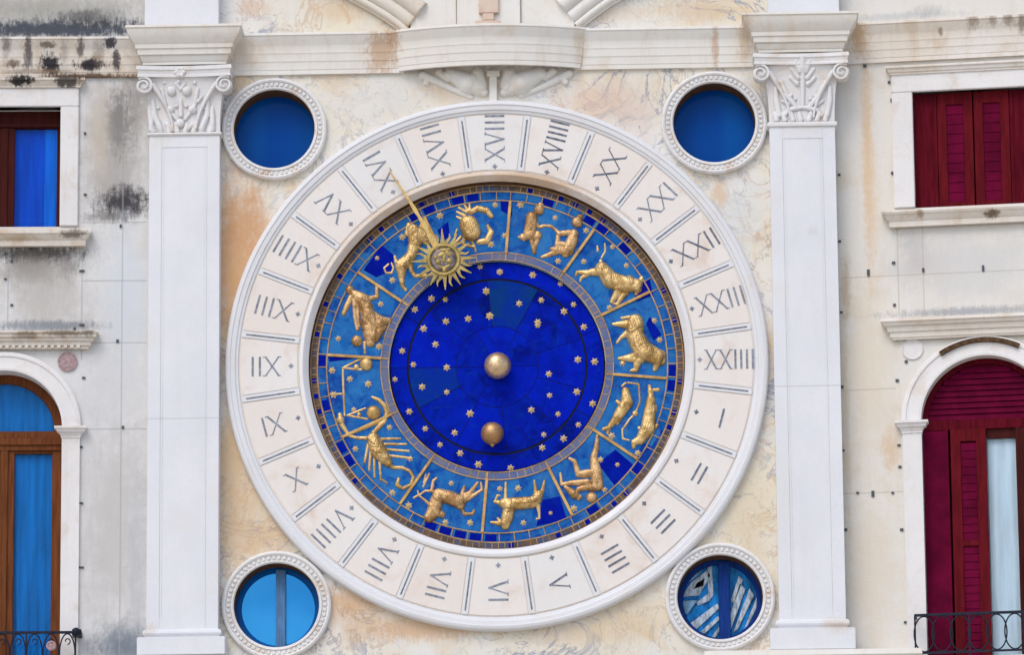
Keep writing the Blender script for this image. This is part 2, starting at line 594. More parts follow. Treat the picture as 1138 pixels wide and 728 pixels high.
M['glass_sky'] = sky_glass()
M['glass_sash'] = glass_opaque('blue_sash_paint', (0.004, 0.10, 0.38))  # darker blue for the reveal's shade painted round the bright pane
M['mullion'] = simple('blue_grey_mullion', (0.10, 0.22, 0.42), 0.5, var=0.3, scale=9, stretch=(8, 8, 0.7))
M['mullion_deep'] = simple('deep_blue_mullion', (0.01, 0.045, 0.24), 0.5, var=0.3, scale=9, stretch=(8, 8, 0.7))
M['curtain_blue'] = simple('blue_curtain_cloth', (0.008, 0.19, 0.53), 0.8, var=0.25, scale=3, stretch=(6, 6, 0.5))
M['curtain_light'] = simple('bright_blue_blind', (0.022, 0.40, 0.92), 0.8, var=0.15, scale=3)
M['curtain_white'] = simple('pale_curtain_cloth', (0.68, 0.74, 0.77), 0.8, var=0.15, scale=3, stretch=(6, 6, 0.5))


def striped():
    t = NT('patterned_drape_cloth')  # pattern paints broken window reflections as colour
    mp = t.n('ShaderNodeMapping')
    t.l(t.coord(), mp.inputs[0])
    mp.inputs['Rotation'].default_value = (0, math.radians(-38), 0)
    mp.inputs['Scale'].default_value = (1.0, 1.0, 0.36)
    w = t.n('ShaderNodeTexNoise')
    t.l(mp.outputs[0], w.inputs['Vector'])
    w.inputs['Scale'].default_value = 9.5
    w.inputs['Detail'].default_value = 3.5
    w.inputs['Roughness'].default_value = 0.55
    w.inputs['Distortion'].default_value = 0.9
    c = t.ramp(w.outputs['Fac'], [(0.30, (0.02, 0.13, 0.34)), (0.38, (0.02, 0.27, 0.60)), (0.46, (0.03, 0.42, 0.80)), (0.49, (0.70, 0.80, 0.88)), (0.60, (0.85, 0.85, 0.88)), (0.70, (0.45, 0.38, 0.42))])
    return t.finish(c, 0.7)


M['striped'] = striped()
M['drape_blue'] = simple('teal_blue_cloth', (0.015, 0.27, 0.70), 0.8, var=0.5, scale=7, stretch=(3, 3, 1.2))  # colours of the reflections shaped behind the lower-right glass
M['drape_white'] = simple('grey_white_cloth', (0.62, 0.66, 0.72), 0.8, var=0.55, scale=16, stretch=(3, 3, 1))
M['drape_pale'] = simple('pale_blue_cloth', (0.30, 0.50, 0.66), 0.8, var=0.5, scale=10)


def clear_glass():
    t = NT('clear_pane_glass')
    tr = t.n('ShaderNodeBsdfTransparent')
    tr.inputs[0].default_value = (0.93, 0.97, 1.0, 1)
    gl = t.n('ShaderNodeBsdfGlossy')
    gl.inputs['Roughness'].default_value = 0.03
    fr = t.n('ShaderNodeFresnel')
    fr.inputs[0].default_value = 1.16
    mx = t.n('ShaderNodeMixShader')
    t.l(fr.outputs[0], mx.inputs[0])
    t.l(tr.outputs[0], mx.inputs[1])
    t.l(gl.outputs[0], mx.inputs[2])
    t.l(mx.outputs[0], t.out.inputs[0])
    return t.m


M['glass_clear'] = clear_glass()


# walls: own staining, plus shadow lines painted over the cornices
def P_(fr, px, py, rx, ry, amt, col, soft=0.28):
    u, v = fr.p(px, py)
    return (u, v, rx * S, ry * S, amt, col, soft)


OR, SOOT, GREY, PALE = (0.52, 0.28, 0.12), (0.055, 0.055, 0.06), (0.30, 0.295, 0.30), (0.78, 0.755, 0.71)
_st = [P_(MAIN, *q) for q in [
    (262, 300, 40, 120, 0.7, (0.60, 0.35, 0.16), 0.55), (270, 560, 46, 90, 0.65, (0.60, 0.40, 0.20), 0.55), (400, 690, 70, 30, 0.6, (0.60, 0.38, 0.18), 0.55), (700, 690, 60, 30, 0.5, (0.62, 0.46, 0.26), 0.55), (830, 430, 30, 60, 0.5, (0.52, 0.53, 0.55), 0.55), (830, 600, 30, 50, 0.55, (0.63, 0.50, 0.31), 0.55), (690, 120, 60, 34, 0.5, (0.60, 0.52, 0.46), 0.55), (430, 110, 50, 40, 0.4, (0.58, 0.59, 0.62), 0.55), (820, 240, 34, 40, 0.45, (0.56, 0.57, 0.58), 0.55),
    (262, 290, 34, 95, 0.85, (0.60, 0.34, 0.16), 0.4), (272, 250, 26, 45, 0.55, (0.55, 0.29, 0.14), 0.3), (258, 520, 20, 90, 0.6, (0.60, 0.42, 0.24), 0.4),
    (285, 600, 45, 26, 0.55, (0.62, 0.42, 0.23), 0.4), (385, 668, 40, 18, 0.7, (0.60, 0.37, 0.19), 0.35), (470, 700, 70, 14, 0.75, (0.60, 0.38, 0.22), 0.35),
    (640, 705, 70, 14, 0.5, (0.62, 0.46, 0.28), 0.4), (745, 610, 60, 30, 0.55, (0.68, 0.52, 0.32), 0.4), (835, 560, 22, 120, 0.35, (0.66, 0.56, 0.40), 0.4),
    (520, 95, 55, 16, 0.6, (0.62, 0.47, 0.30), 0.4), (660, 110, 45, 22, 0.6, (0.70, 0.50, 0.37), 0.4), (700, 130, 40, 40, 0.35, (0.66, 0.48, 0.36), 0.4),
    (265, 90, 22, 20, 0.6, (0.62, 0.44, 0.24), 0.35), (800, 215, 10, 18, 0.6, (0.64, 0.42, 0.24), 0.3),
    (395, 110, 55, 30, 0.35, PALE, 0.4), (640, 15, 90, 14, 0.5, (0.64, 0.46, 0.28), 0.4), (770, 12, 40, 16, 0.5, (0.60, 0.42, 0.25), 0.4),
    (280, 8, 20, 14, 0.5, (0.60, 0.36, 0.20), 0.35), (380, 10, 40, 16, 0.5, (0.66, 0.45, 0.26), 0.35)]]
M['marble'] = stone('veined_facing_marble', (0.73, 0.665, 0.53), (0.735, 0.725, 0.70), warm=(0.64, 0.46, 0.245), warm_amt=0.7, warm_scale=1.8, streak=0.12, speck=0.12,
                    rough=0.6, bump=0.08, stains_and_shading=_st, seed=6,
                    veins=[((0.26, 0.29, 0.38), 1.7, 0.022, 0.95, (2, 0, 1)), ((0.36, 0.35, 0.36), 3.2, 0.02, 0.75, (7, 3, 1)), ((0.50, 0.30, 0.16), 2.0, 0.026, 0.5, (4, 8, 3)), ((0.33, 0.35, 0.42), 1.3, 0.03, 0.5, (11, 5, 2))])

_sl = [P_(LEFT, *q) for q in [
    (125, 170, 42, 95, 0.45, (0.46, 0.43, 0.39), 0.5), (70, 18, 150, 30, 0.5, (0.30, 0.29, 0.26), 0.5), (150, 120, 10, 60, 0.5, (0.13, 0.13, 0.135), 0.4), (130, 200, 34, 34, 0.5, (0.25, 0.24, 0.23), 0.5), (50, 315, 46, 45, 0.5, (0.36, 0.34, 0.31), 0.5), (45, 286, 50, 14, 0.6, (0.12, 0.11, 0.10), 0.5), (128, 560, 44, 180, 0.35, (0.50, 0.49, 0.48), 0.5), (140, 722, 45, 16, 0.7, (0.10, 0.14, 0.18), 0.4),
    (60, 5, 130, 22, 0.55, (0.33, 0.31, 0.25), 0.45), (60, 32, 150, 12, 0.95, (0.045, 0.055, 0.075), 0.3), (100, 20, 45, 12, 0.7, SOOT, 0.35), (20, 8, 40, 14, 0.3, (0.25, 0.24, 0.2), 0.4),  # bluish-black band: soot, with the cornice's shadow line painted in
    (125, 160, 38, 90, 0.55, (0.42, 0.39, 0.36), 0.35), (132, 135, 15, 45, 0.75, (0.16, 0.155, 0.15), 0.35), (138, 225, 32, 20, 1.0, (0.055, 0.05, 0.055), 0.3), (120, 240, 26, 8, 0.6, (0.10, 0.09, 0.08), 0.3),
    (110, 150, 14, 60, 0.4, (0.52, 0.42, 0.30), 0.4),
    (40, 282, 55, 10, 0.9, (0.06, 0.055, 0.05), 0.3), (35, 297, 30, 22, 0.7, (0.17, 0.15, 0.13), 0.4), (75, 295, 14, 20, 0.6, (0.17, 0.15, 0.14), 0.4), (48, 330, 45, 50, 0.5, (0.47, 0.44, 0.40), 0.4), (50, 362, 70, 7, 0.65, (0.12, 0.15, 0.19), 0.3),  # bluish band at the end paints the shadow line over the hood
    (140, 330, 28, 95, 0.6, (0.58, 0.63, 0.68), 0.3), (125, 420, 38, 70, 0.4, (0.60, 0.61, 0.62), 0.3),
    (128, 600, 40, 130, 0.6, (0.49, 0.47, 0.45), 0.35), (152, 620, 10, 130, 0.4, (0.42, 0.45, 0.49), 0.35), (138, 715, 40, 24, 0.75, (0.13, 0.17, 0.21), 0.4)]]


def seams(fr, xs, ys, amt, colr):
    """hairline joints between the slabs of a wall: each (x, ytop, ybot) upright and each (y, xleft, xright) level"""
    def go(t, c):
        sep = t.n('ShaderNodeSeparateXYZ')
        t.l(t.coord(), sep.inputs[0])
        for kind, rows in (('v', xs), ('h', ys)):
            for q, a, b in rows:
                if kind == 'v':
                    c0, e0, e1 = fr.x(q, (a + b) / 2), fr.z(q, b), fr.z(q, a)
                    A, B = sep.outputs[0], sep.outputs[2]
                else:
                    c0, e0, e1 = fr.z((a + b) / 2, q), fr.x(a, q), fr.x(b, q)
                    A, B = sep.outputs[2], sep.outputs[0]
                w = t.val(t.math('ABSOLUTE', t.math('SUBTRACT', A, c0)), 0.0085, 0.0035)
                g = t.math('MULTIPLY', t.val(B, e0 - 0.005, e0 + 0.005), t.val(B, e1 + 0.005, e1 - 0.005))
                c = t.mix(t.math('MULTIPLY', t.math('MULTIPLY', w, g), amt), c, colr)
        return c
    return go


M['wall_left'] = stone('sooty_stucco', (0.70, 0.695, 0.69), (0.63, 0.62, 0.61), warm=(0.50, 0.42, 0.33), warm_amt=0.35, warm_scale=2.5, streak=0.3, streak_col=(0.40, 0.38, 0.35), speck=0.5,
                       stains_and_shading=_sl, rough=0.85, bump=0.3, seed=7,
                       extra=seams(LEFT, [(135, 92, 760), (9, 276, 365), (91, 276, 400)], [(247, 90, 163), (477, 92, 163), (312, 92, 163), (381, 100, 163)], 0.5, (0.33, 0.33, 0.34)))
_sr = [P_(RIGHT, *q) for q in [
    (964, 170, 7, 130, 0.75, (0.66, 0.44, 0.24), 0.45), (970, 230, 10, 90, 0.5, (0.68, 0.52, 0.36), 0.45), (965, 420, 34, 120, 0.5, (0.67, 0.57, 0.42), 0.4), (990, 500, 12, 26, 0.6, (0.62, 0.42, 0.24), 0.35),
    (940, 320, 6, 40, 0.6, (0.45, 0.33, 0.2), 0.4), (968, 640, 36, 90, 0.65, (0.66, 0.58, 0.46), 0.35),
    (1020, 290, 22, 28, 0.45, (0.33, 0.30, 0.29), 0.45), (1015, 268, 20, 12, 0.4, (0.35, 0.33, 0.31), 0.4), (1080, 295, 100, 46, 0.75, (0.59, 0.58, 0.575), 0.4), (1080, 346, 100, 6, 0.6, (0.20, 0.22, 0.27), 0.35),  # last band: darker and bluish just above the hood
    (1030, 12, 20, 8, 0.5, (0.38, 0.39, 0.40), 0.4), (1000, 18, 80, 5, 0.5, (0.40, 0.42, 0.44), 0.4), (940, 470, 5, 180, 0.5, (0.55, 0.45, 0.30), 0.4)]]
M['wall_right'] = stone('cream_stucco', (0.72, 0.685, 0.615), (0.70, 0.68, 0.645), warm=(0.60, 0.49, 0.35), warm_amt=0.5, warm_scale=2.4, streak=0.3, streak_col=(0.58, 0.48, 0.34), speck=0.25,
                        stains_and_shading=_sr, rough=0.85, bump=0.25, seed=8,
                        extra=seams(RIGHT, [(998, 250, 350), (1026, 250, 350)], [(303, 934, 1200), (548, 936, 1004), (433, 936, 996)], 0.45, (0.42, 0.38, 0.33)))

_sp = [P_(MAIN, *q) for q in [(932, 700, 20, 10, 0.5, (0.56, 0.42, 0.28), 0.4), (168, 705, 10, 8, 0.4, (0.56, 0.44, 0.32), 0.4), (895, 150, 30, 10, 0.25, (0.6, 0.5, 0.38), 0.5), (180, 160, 16, 12, 0.25, (0.6, 0.5, 0.38), 0.5), (903, 262, 6, 6, 0.25, (0.5, 0.48, 0.46), 0.4),
       (870, 560, 14, 90, 0.25, (0.62, 0.58, 0.52), 0.5), (225, 420, 14, 160, 0.2, (0.58, 0.60, 0.64), 0.5)]]
M['pilaster'] = stone('white_istrian_stone', (0.735, 0.742, 0.765), (0.685, 0.695, 0.725), warm=(0.68, 0.60, 0.49), warm_amt=0.22, streak=0.16, streak_col=(0.56, 0.55, 0.55), speck=0.16, bump=0.16, stains_and_shading=_sp,
                       extra=seams(MAIN, [], [(434, 850, 945), (470, 158, 250)], 0.45, (0.45, 0.45, 0.47)))
_sc = [P_(LEFT, *q) for q in [(56, 72, 12, 13, 1.0, (0.03, 0.025, 0.03), 0.2), (100, 73, 18, 7, 1.0, (0.03, 0.025, 0.03), 0.2), (123, 50, 8, 7, 0.95, (0.04, 0.035, 0.05), 0.2), (130, 68, 5, 14, 0.9, (0.05, 0.04, 0.05), 0.2), (24, 91, 16, 8, 1.0, (0.03, 0.025, 0.025), 0.2), (76, 92, 15, 9, 0.9, (0.04, 0.035, 0.035), 0.2),
                              (32, 62, 5, 24, 0.85, (0.08, 0.07, 0.08), 0.25), (90, 55, 4, 16, 0.85, (0.10, 0.08, 0.08), 0.25), (54, 52, 10, 4, 0.85, (0.14, 0.10, 0.07), 0.25), (8, 52, 6, 12, 0.6, SOOT, 0.3), (110, 60, 6, 18, 0.5, (0.2, 0.15, 0.12), 0.35), (72, 60, 5, 18, 0.45, (0.25, 0.2, 0.18), 0.35),
                              (100, 86, 60, 4, 0.95, (0.10, 0.055, 0.03), 0.25), (14, 72, 10, 5, 0.85, (0.14, 0.08, 0.05), 0.25), (40, 80, 40, 3, 0.6, (0.22, 0.14, 0.08), 0.3),
                              (82, 263, 14, 5, 0.75, (0.12, 0.08, 0.05), 0.25), (20, 268, 30, 4, 0.5, (0.4, 0.27, 0.15), 0.35), (72, 373, 22, 5, 0.75, (0.16, 0.11, 0.06), 0.3), (30, 376, 16, 5, 0.65, (0.16, 0.11, 0.06), 0.3), (100, 371, 6, 8, 0.8, (0.16, 0.12, 0.08), 0.3)]]
M['cornice_left'] = stone('stained_cornice_stone', (0.74, 0.71, 0.67), (0.66, 0.58, 0.48), warm=(0.45, 0.27, 0.13), warm_amt=0.6, warm_scale=3.4, streak=0.5, streak_col=(0.42, 0.29, 0.18), speck=0.35, bump=0.35, stains_and_shading=_sc, seed=9)
_sd = [P_(RIGHT, *q) for q in [(1082, 25, 8, 12, 0.7, (0.28, 0.20, 0.14), 0.35), (1104, 25, 6, 8, 0.7, (0.28, 0.2, 0.14), 0.35), (1122, 24, 8, 9, 0.75, (0.22, 0.16, 0.12), 0.35), (1136, 25, 5, 14, 0.75, (0.2, 0.16, 0.12), 0.35), (1046, 37, 3, 5, 0.8, (0.25, 0.17, 0.1), 0.3),
                               (955, 45, 12, 22, 0.75, (0.58, 0.38, 0.2), 0.35), (1103, 240, 9, 5, 0.9, (0.14, 0.08, 0.04), 0.3), (1024, 240, 4, 6, 0.7, (0.3, 0.18, 0.1), 0.3)]]
M['cornice_right'] = stone('rust_stained_cornice_stone', (0.76, 0.72, 0.67), (0.71, 0.64, 0.55), warm=(0.52, 0.33, 0.16), warm_amt=0.5, warm_scale=3.0, streak=0.45, streak_col=(0.48, 0.31, 0.17), speck=0.3, bump=0.3, stains_and_shading=_sd, seed=10)
_sm = [P_(MAIN, *q) for q in [(425, 58, 20, 30, 0.75, (0.50, 0.31, 0.17), 0.3), (438, 45, 8, 12, 0.6, (0.45, 0.26, 0.13), 0.3), (795, 50, 4, 30, 0.6, (0.48, 0.3, 0.17), 0.3), (828, 45, 8, 26, 0.6, (0.50, 0.34, 0.19), 0.35), (645, 52, 9, 26, 0.5, (0.62, 0.47, 0.32), 0.35), (270, 60, 20, 20, 0.4, (0.6, 0.44, 0.27), 0.35)]]
M['cornice_mid'] = stone('cream_cornice_stone', (0.765, 0.75, 0.715), (0.74, 0.705, 0.64), warm=(0.60, 0.43, 0.26), warm_amt=0.4, warm_scale=2.6, streak=0.35, streak_col=(0.56, 0.42, 0.28), speck=0.2, bump=0.15, stains_and_shading=_sm, seed=12)
M['paving'] = stone('pale_paving', (0.58, 0.51, 0.41), (0.53, 0.46, 0.37), streak=0, rough=0.8)

# ------------------------------------------------------------------ ground
mb = MB()
mb.add([(-1500, -1500, 0), (1500, -1500, 0), (1500, 1500, 0), (-1500, 1500, 0)], [(0, 1, 2, 3)])
g = mb.build('ground', M['paving'])
g['kind'] = 'structure'
g['label'] = 'pale stone paved square in front of the tower'

ZTOP = 16.2
PROF = [(0, 0), (0, 14), (.06, 14.3), (.085, 13), (.16, 11.6), (.26, 9), (.29, 8.4), (.32, 7.8), (.48, 7.3), (.5, 6.8), (.53, 6.5), (.68, 6.0), (.7, 5.4), (.73, 5.1), (.88, 4.6), (.9, 4.0), (1, 3.8), (1, 0)]
PROF_S = [(0, 0), (0, 15), (.16, 15.4), (.2, 13.5), (.34, 12), (.38, 9.5), (.62, 8), (.66, 6), (.9, 5.4), (.93, 4), (1, 4), (1, 0)]

# ------------------------------------------------------------------ clock tower bay
TOWER = empty('clock_tower', Matrix.Identity(4), 'pale veined marble clock tower bay with two white pilasters and four round windows', 'clock tower')
CX, CZ = MAIN.p(552.3, 406.6, -8)
KD = abs(MAIN.x(653, 407, 0) - MAIN.x(553, 407, 0)) / 100     # metres per survey unit at the dial

OCULI = [(305.5, 145.5, 45.5, 'deep'), (794.5, 138.5, 46, 'deep'), (308, 675, 47, 'light'), (801, 666, 47, 'stripe')]
oc = []
for (px, py, r, kind) in OCULI:
    u, v = MAIN.p(px, py, -10)
    uo, vo = MAIN.p(px - (0.5 if px < 500 else 1.5), py - 1.5, 5)
    oc.append(((u + uo) / 2, (v + vo) / 2, r, kind))

x0, x1 = MAIN.x(170, 400), MAIN.x(925, 400)
wall_loops = [[(x0, 0.0), (x1, 0.0), (x1, ZTOP), (x0, ZTOP)], circ(CX, CZ, 214 * KD, 160)]
for (u, v, r, kind) in oc:
    wall_loops.append(circ(u, v, (r + 2) * S, 72))
plate('marble_wall', M['marble'], wall_loops, -32, 0, TOWER)


def oculus(u, v, r, kind, n):
    mb = MB()
    R = lambda q: q * S
    mb.lathe(u, v, [(R(r + 13.5), -1), (R(r + 13.5), 5), (R(r + 12.8), 6.6), (R(r + 11), 7.6), (R(r + 9.3), 7), (R(r + 8.8), 5.3), (R(r + 3.4), 4.6), (R(r + 3.0), 6.6),
                    (R(r + 1.2), 6.4), (R(r), 5.0), (R(r), 3)], 128)
    nb = 58
    for i in range(nb):                                       # carved blocks round the hollow of the frame
        a = 2 * PI * i / nb
        ca, sa = math.cos(a), math.sin(a)
        pts = []
        for rr, w in ((r + 4.4, 1.25), (r + 8.0, 1.6)):
            for sg in ((-1, 1) if rr < r + 5 else (1, -1)):
                pts.append((u + R(rr) * ca - sg * R(w) * sa, v + R(rr) * sa + sg * R(w) * ca))
        mb.prism(pts, 4, 6.6 + 0.5 * rng.rand())
    f = mb.build('round_window', M['carved'], TOWER, angle=0.6,
                 label={'deep0': 'round window with deep blue pane above the left of the dial', 'deep1': 'round window with deep blue pane above the right of the dial',
                        'light2': 'round window with bright blue pane and grey upright', 'stripe3': 'round window with broken blue and white pattern behind the glass'}[kind + str(n)])
    rv = MB()
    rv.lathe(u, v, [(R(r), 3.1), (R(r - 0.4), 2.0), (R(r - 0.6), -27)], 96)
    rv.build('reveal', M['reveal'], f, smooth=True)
    pd = -24
    pm = MB()
    pm.lathe(u, v, [(R(r), pd - 1.5), (R(r), pd), (0.0001, pd)], 72)
    pm.build('pane', {'deep': M['glass_deep'], 'light': M['glass_sky']}.get(kind, M['glass_clear']), f)
    if kind != 'deep':
        sm = MB()  # on the bright pane this ring paints in the reveal's shade
        sm.lathe(u, v, [(R(r), pd + 0.5), (R(r), pd + 3), (R(r - 5), pd + 3), (R(r - 6.5), pd + 0.5)], 72)
        sm.build('sash', M['glass_sash'] if kind == 'light' else M['mullion_deep'], f, smooth=False)  # painted reveal shade on the bright pane, a sash on the other
        m2 = MB()
        off = 3 if kind == 'light' else 5
        mw = 5.5 if kind == 'light' else 6.5
        m2.box(u + R(off - mw), u + R(off + mw), pd + 0.6, pd + 5, v - R(r - 3), v + R(r - 3))
        m2.build('mullion', M['mullion'] if kind == 'light' else M['mullion_deep'], f, bevel=0.006)
        if kind == 'light':
            return f
        cm = MB()  # blue sheet and pale pieces model reflections in the glass
        nn = 40
        rows = []
        for j in range(2):
            for i in range(nn + 1):
                t = i / nn * 2 - 1
                rows.append((u + R(r + 4) * t, (5 + 1.2 * math.sin(t * 19 + j)) * S - (pd) * S, v + R(r + 4) * (1 if j else -1)))
        cm.add(rows, [(i, i + 1, nn + 2 + i, nn + 1 + i) for i in range(nn)])
        cm.build('backing', M['drape_blue'], f, smooth=True)
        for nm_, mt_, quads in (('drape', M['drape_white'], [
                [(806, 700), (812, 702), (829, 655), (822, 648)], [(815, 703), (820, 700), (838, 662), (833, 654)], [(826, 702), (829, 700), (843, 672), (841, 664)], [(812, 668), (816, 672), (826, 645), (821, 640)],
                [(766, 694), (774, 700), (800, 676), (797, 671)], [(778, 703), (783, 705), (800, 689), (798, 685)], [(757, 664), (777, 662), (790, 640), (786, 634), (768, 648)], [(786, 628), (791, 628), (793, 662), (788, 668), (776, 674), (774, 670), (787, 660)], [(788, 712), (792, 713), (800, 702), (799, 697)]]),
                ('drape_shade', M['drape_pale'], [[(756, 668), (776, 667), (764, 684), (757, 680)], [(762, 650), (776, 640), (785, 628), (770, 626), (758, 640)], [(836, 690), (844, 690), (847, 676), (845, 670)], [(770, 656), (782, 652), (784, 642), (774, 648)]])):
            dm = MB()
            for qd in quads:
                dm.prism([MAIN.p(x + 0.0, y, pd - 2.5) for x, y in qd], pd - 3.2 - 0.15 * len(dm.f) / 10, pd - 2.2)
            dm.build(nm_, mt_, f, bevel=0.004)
    return f


for n, (u, v, r, kind) in enumerate(oc):
    oculus(u, v, r, kind, n)

# pilasters: shaft with sunk panel > capital, entablature block, base
def pilaster(name, x0t, x1t, yt, x0b, x1b, yb, blk, cap, base, ped, label):
    fr = MAIN
    D = 24
    xa = (fr.x(x0t, yt, D) + fr.x(x0b, yb, D)) / 2
    xb = (fr.x(x1t, yt, D) + fr.x(x1b, yb, D)) / 2
    zt, zb = fr.z((x0t + x1t) / 2, yt, D), fr.z((x0b + x1b) / 2, yb, D)
    u = S
    mb = MB()
    w = xb - xa
    zlo = zb + 6 * u
    mb.box(xa, xb, -6, D - 0.5, zb, zt)
    for a, b, c, e in ((xa, xa + 14 * u, zb, zt), (xb - 14 * u, xb, zb, zt), (xa + 14 * u, xb - 14 * u, zt - 14 * u, zt), (xa + 14 * u, xb - 14 * u, zb, zb + 14 * u)):
        mb.box(a, b, D - 0.5, D, c, e)
    fi = 14
    for a, b, c, e in ((xa + fi * u, xa + (fi + 2.6) * u, zb + fi * u, zt - fi * u), (xb - (fi + 2.6) * u, xb - fi * u, zb + fi * u, zt - fi * u)):
        mb.box(a, b, D - 0.5, D - 0.2, c, e)
    shaft = mb.build('pilaster', M['pilaster'], TOWER, bevel=0.004, label=label)
    # base
    mb = MB()
    prof = [(0, 0), (0, 1), (.12, 3.2), (.45, 4), (.7, 3.2), (.78, 1.6), (1, 1.6), (1, 0)]
    bx0, bx1, by0, by1 = base
    zpt = fr.z((bx0 + bx1) / 2, by0, D + 9)
    mb.sweep([(xa, -6), (xa, D), (xb, D), (xb, -6)], zb + 1 * u, zpt, prof)
    pa, pb, pc, pe = fr.rect(bx0, bx1, by0, by1, D + 9)
    mb.box(pa, pb, -6, D + 9, pc, pe)
    mb.build('base', M['pilaster'], shaft, bevel=0.005)
    # entablature block
    xm = (xa + xb) / 2
    bt, bb, hw = blk
    ym = (bt + bb) / 2
    zt2, zb2 = fr.z((x0t + x1t) / 2, bt, D + 24), fr.z((x0t + x1t) / 2, bb, D + 6)
    mb = MB()
    k = (hw[0] - hw[1]) / 20.0
    hb = hw[1] * u - 5 * u * k
    pf = [(0, 0), (0, 25), (.06, 25.2), (.09, 23.5), (.2, 22.3), (.34, 18), (.44, 15.5), (.47, 14), (.58, 13.4), (.60, 11.6), (.74, 10.6), (.77, 8.2), (.9, 6.2), (.93, 5), (1, 5), (1, 0)]
    mb.sweep([(xm - hb, -6), (xm - hb, D), (xm + hb, D), (xm + hb, -6)], zt2, zb2, [(a, b * k) for a, b in pf])
    mb.build('entablature_block', M['cornice_mid'], shaft, angle=0.5)
    # capital
    ct, cb, chw = cap
    mb = MB()
    za, ze = fr.z((x0t + x1t) / 2, ct, D + 12), fr.z((x0t + x1t) / 2, ct + 12, D + 12)
    # abacus with hollowed front
    n = 14
    pl = [(xm - chw * u, -6)] + [(xm + chw * u * (2 * i / n - 1), D + 12 - 4.5 * math.sin(PI * i / n)) for i in range(n + 1)] + [(xm + chw * u, -6)]
    mb.sweep(pl, za, ze, [(0, 0), (0, 1.2), (.35, 1.5), (.4, .4), (.75, -.6), (.8, 0.2), (1, 0.2), (1, -3)])
    zs, z_e = ze, fr.z((x0t + x1t) / 2, cb, D + 3)
    # bell, widening upward
    vs, fs = [], []
    rows = 12
    for i in range(rows + 1):
        t = i / rows
        wd = w / 2 + (t ** 2.5) * 7 * u
        dd = D - 1.5 + (t ** 2.5) * 7
        zz = z_e + (zs - z_e) * t
        vs += [(xm - wd, 6 * S, zz), (xm - wd, -dd * S, zz), (xm + wd, -dd * S, zz), (xm + wd, 6 * S, zz)]
    for i in range(rows):
        for q in range(3):
            fs.append((i * 4 + q, i * 4 + q + 1, i * 4 + 5 + q, i * 4 + 4 + q))
    mb.add(vs, fs)
    # astragal
    mb.sweep([(xa, -6), (xa, D), (xb, D), (xb, -6)], z_e + 0.5 * u, zt - 0.3 * u, [(0, 0), (0.05, 1.8), (.5, 2.6), (.95, 1.8), (1, 0)])
    # corner volutes
    for sg in (-1, 1):
        cxv, czv = xm + sg * (chw - 7) * u, ze - 10 * u
        pts, rad = [], []
        for i in range(46):
            t = i / 45
            a = PI / 2 + sg * (-0.6 + t * 4.6 * PI * 0.8)
            rr = (9.2 * (1 - t) ** 0.8 + 0.8) * u
            pts.append((cxv + rr * math.cos(a) * (1), -(D + 9 + 3 * t) * S, czv + rr * math.sin(a)))
            rad.append((1.6 - 0.7 * t) * u)
        mb.tube(pts, rad, 8)
        mb.lathe(cxv, czv, [(8.8 * u, D - 4), (8.8 * u, D + 7.2), (6 * u, D + 8.6), (0.0001, D + 9)], 24)
        # stalk climbing to the volute
        st, sr = [], []
        for i in range(15):
            t = i / 14
            st.append((xm + sg * (13 + 23 * t ** 1.6) * u, -(D + 1 + 7 * t ** 2) * S, z_e + (zs - z_e) * (0.08 + 0.8 * t)))
            sr.append((1.2 + 1.4 * t) * u)
        mb.tube(st, sr, 8)
    o = mb.build('capital', M['carved'], shaft, angle=0.7)
    return shaft, o, xm, D


sh1, cap1, xm1, D1 = pilaster('pilaster', 164.5, 243, 150, 164, 243.5, 701, (26, 71, (65, 47)), (72, 147, 52), (152, 250, 708, 728), None, 'white pilaster left of the dial')
sh2, cap2, xm2, D2 = pilaster('pilaster', 856, 928.5, 140, 865, 939.6, 690, (12, 57, (65, 47)), (58, 135, 52), (856, 951, 698, 722), None, 'white pilaster right of the dial')
# carved ornament on the two capitals
orn1 = [[(191, 102, 5)], [(208, 102, 5)], [(189, 122, 4.5)], [(214, 122, 4.5)], [(200, 137, 5)], [(201, 112, 2), (201, 128, 2.5)],
        [(180, 100, 2), (184, 118, 2.2), (196, 132, 2)], [(220, 100, 2), (216, 118, 2.2), (206, 132, 2)], [(170, 112, 2.2), (172, 128, 3), (178, 143, 3.2)], [(231, 112, 2.2), (230, 128, 3), (224, 143, 3.2)],
        [(166, 120, 2), (168, 135, 3), (168, 144, 3)], [(236, 120, 2), (236, 135, 3), (236, 144, 3)], [(186, 138, 2.6), (192, 144, 2.2)], [(214, 138, 2.6), (208, 144, 2.2)],
        [(177, 108, 1.5), (181, 113, 2)], [(224, 108, 1.5), (220, 113, 2)], [(196, 94, 1.5), (201, 100, 2), (206, 94, 1.5)]] + [[(170 + 9 * i, 146, 3), (170 + 9 * i + (2 if i > 3 else -2), 138, 2.2)] for i in range(8)] + [[(199, 92, 2.5)], [(183, 93, 2)], [(217, 93, 2)], [(176, 120, 1.8)], [(226, 120, 1.8)], [(196, 118, 2)], [(207, 118, 2)]]
relief(MAIN, D1 - 0.3, orn1, 0, 0, 1, res=0.5, k=0.75, dfun=lambda y: max(0, (147 - y) / 63) ** 2.5 * 7).build('capital_ornament', M['carved'], sh1, smooth=True)
relief(MAIN, D1 + 8, [[(200 + 4 * math.cos(q), 80 + 4 * math.sin(q), 2.6)] for q in (0, 1.05, 2.1, 3.14, 4.2, 5.2)] + [[(200, 80, 2)]], 0, 0, 1, k=0.9).build('rosette', M['carved'], sh1, smooth=True)
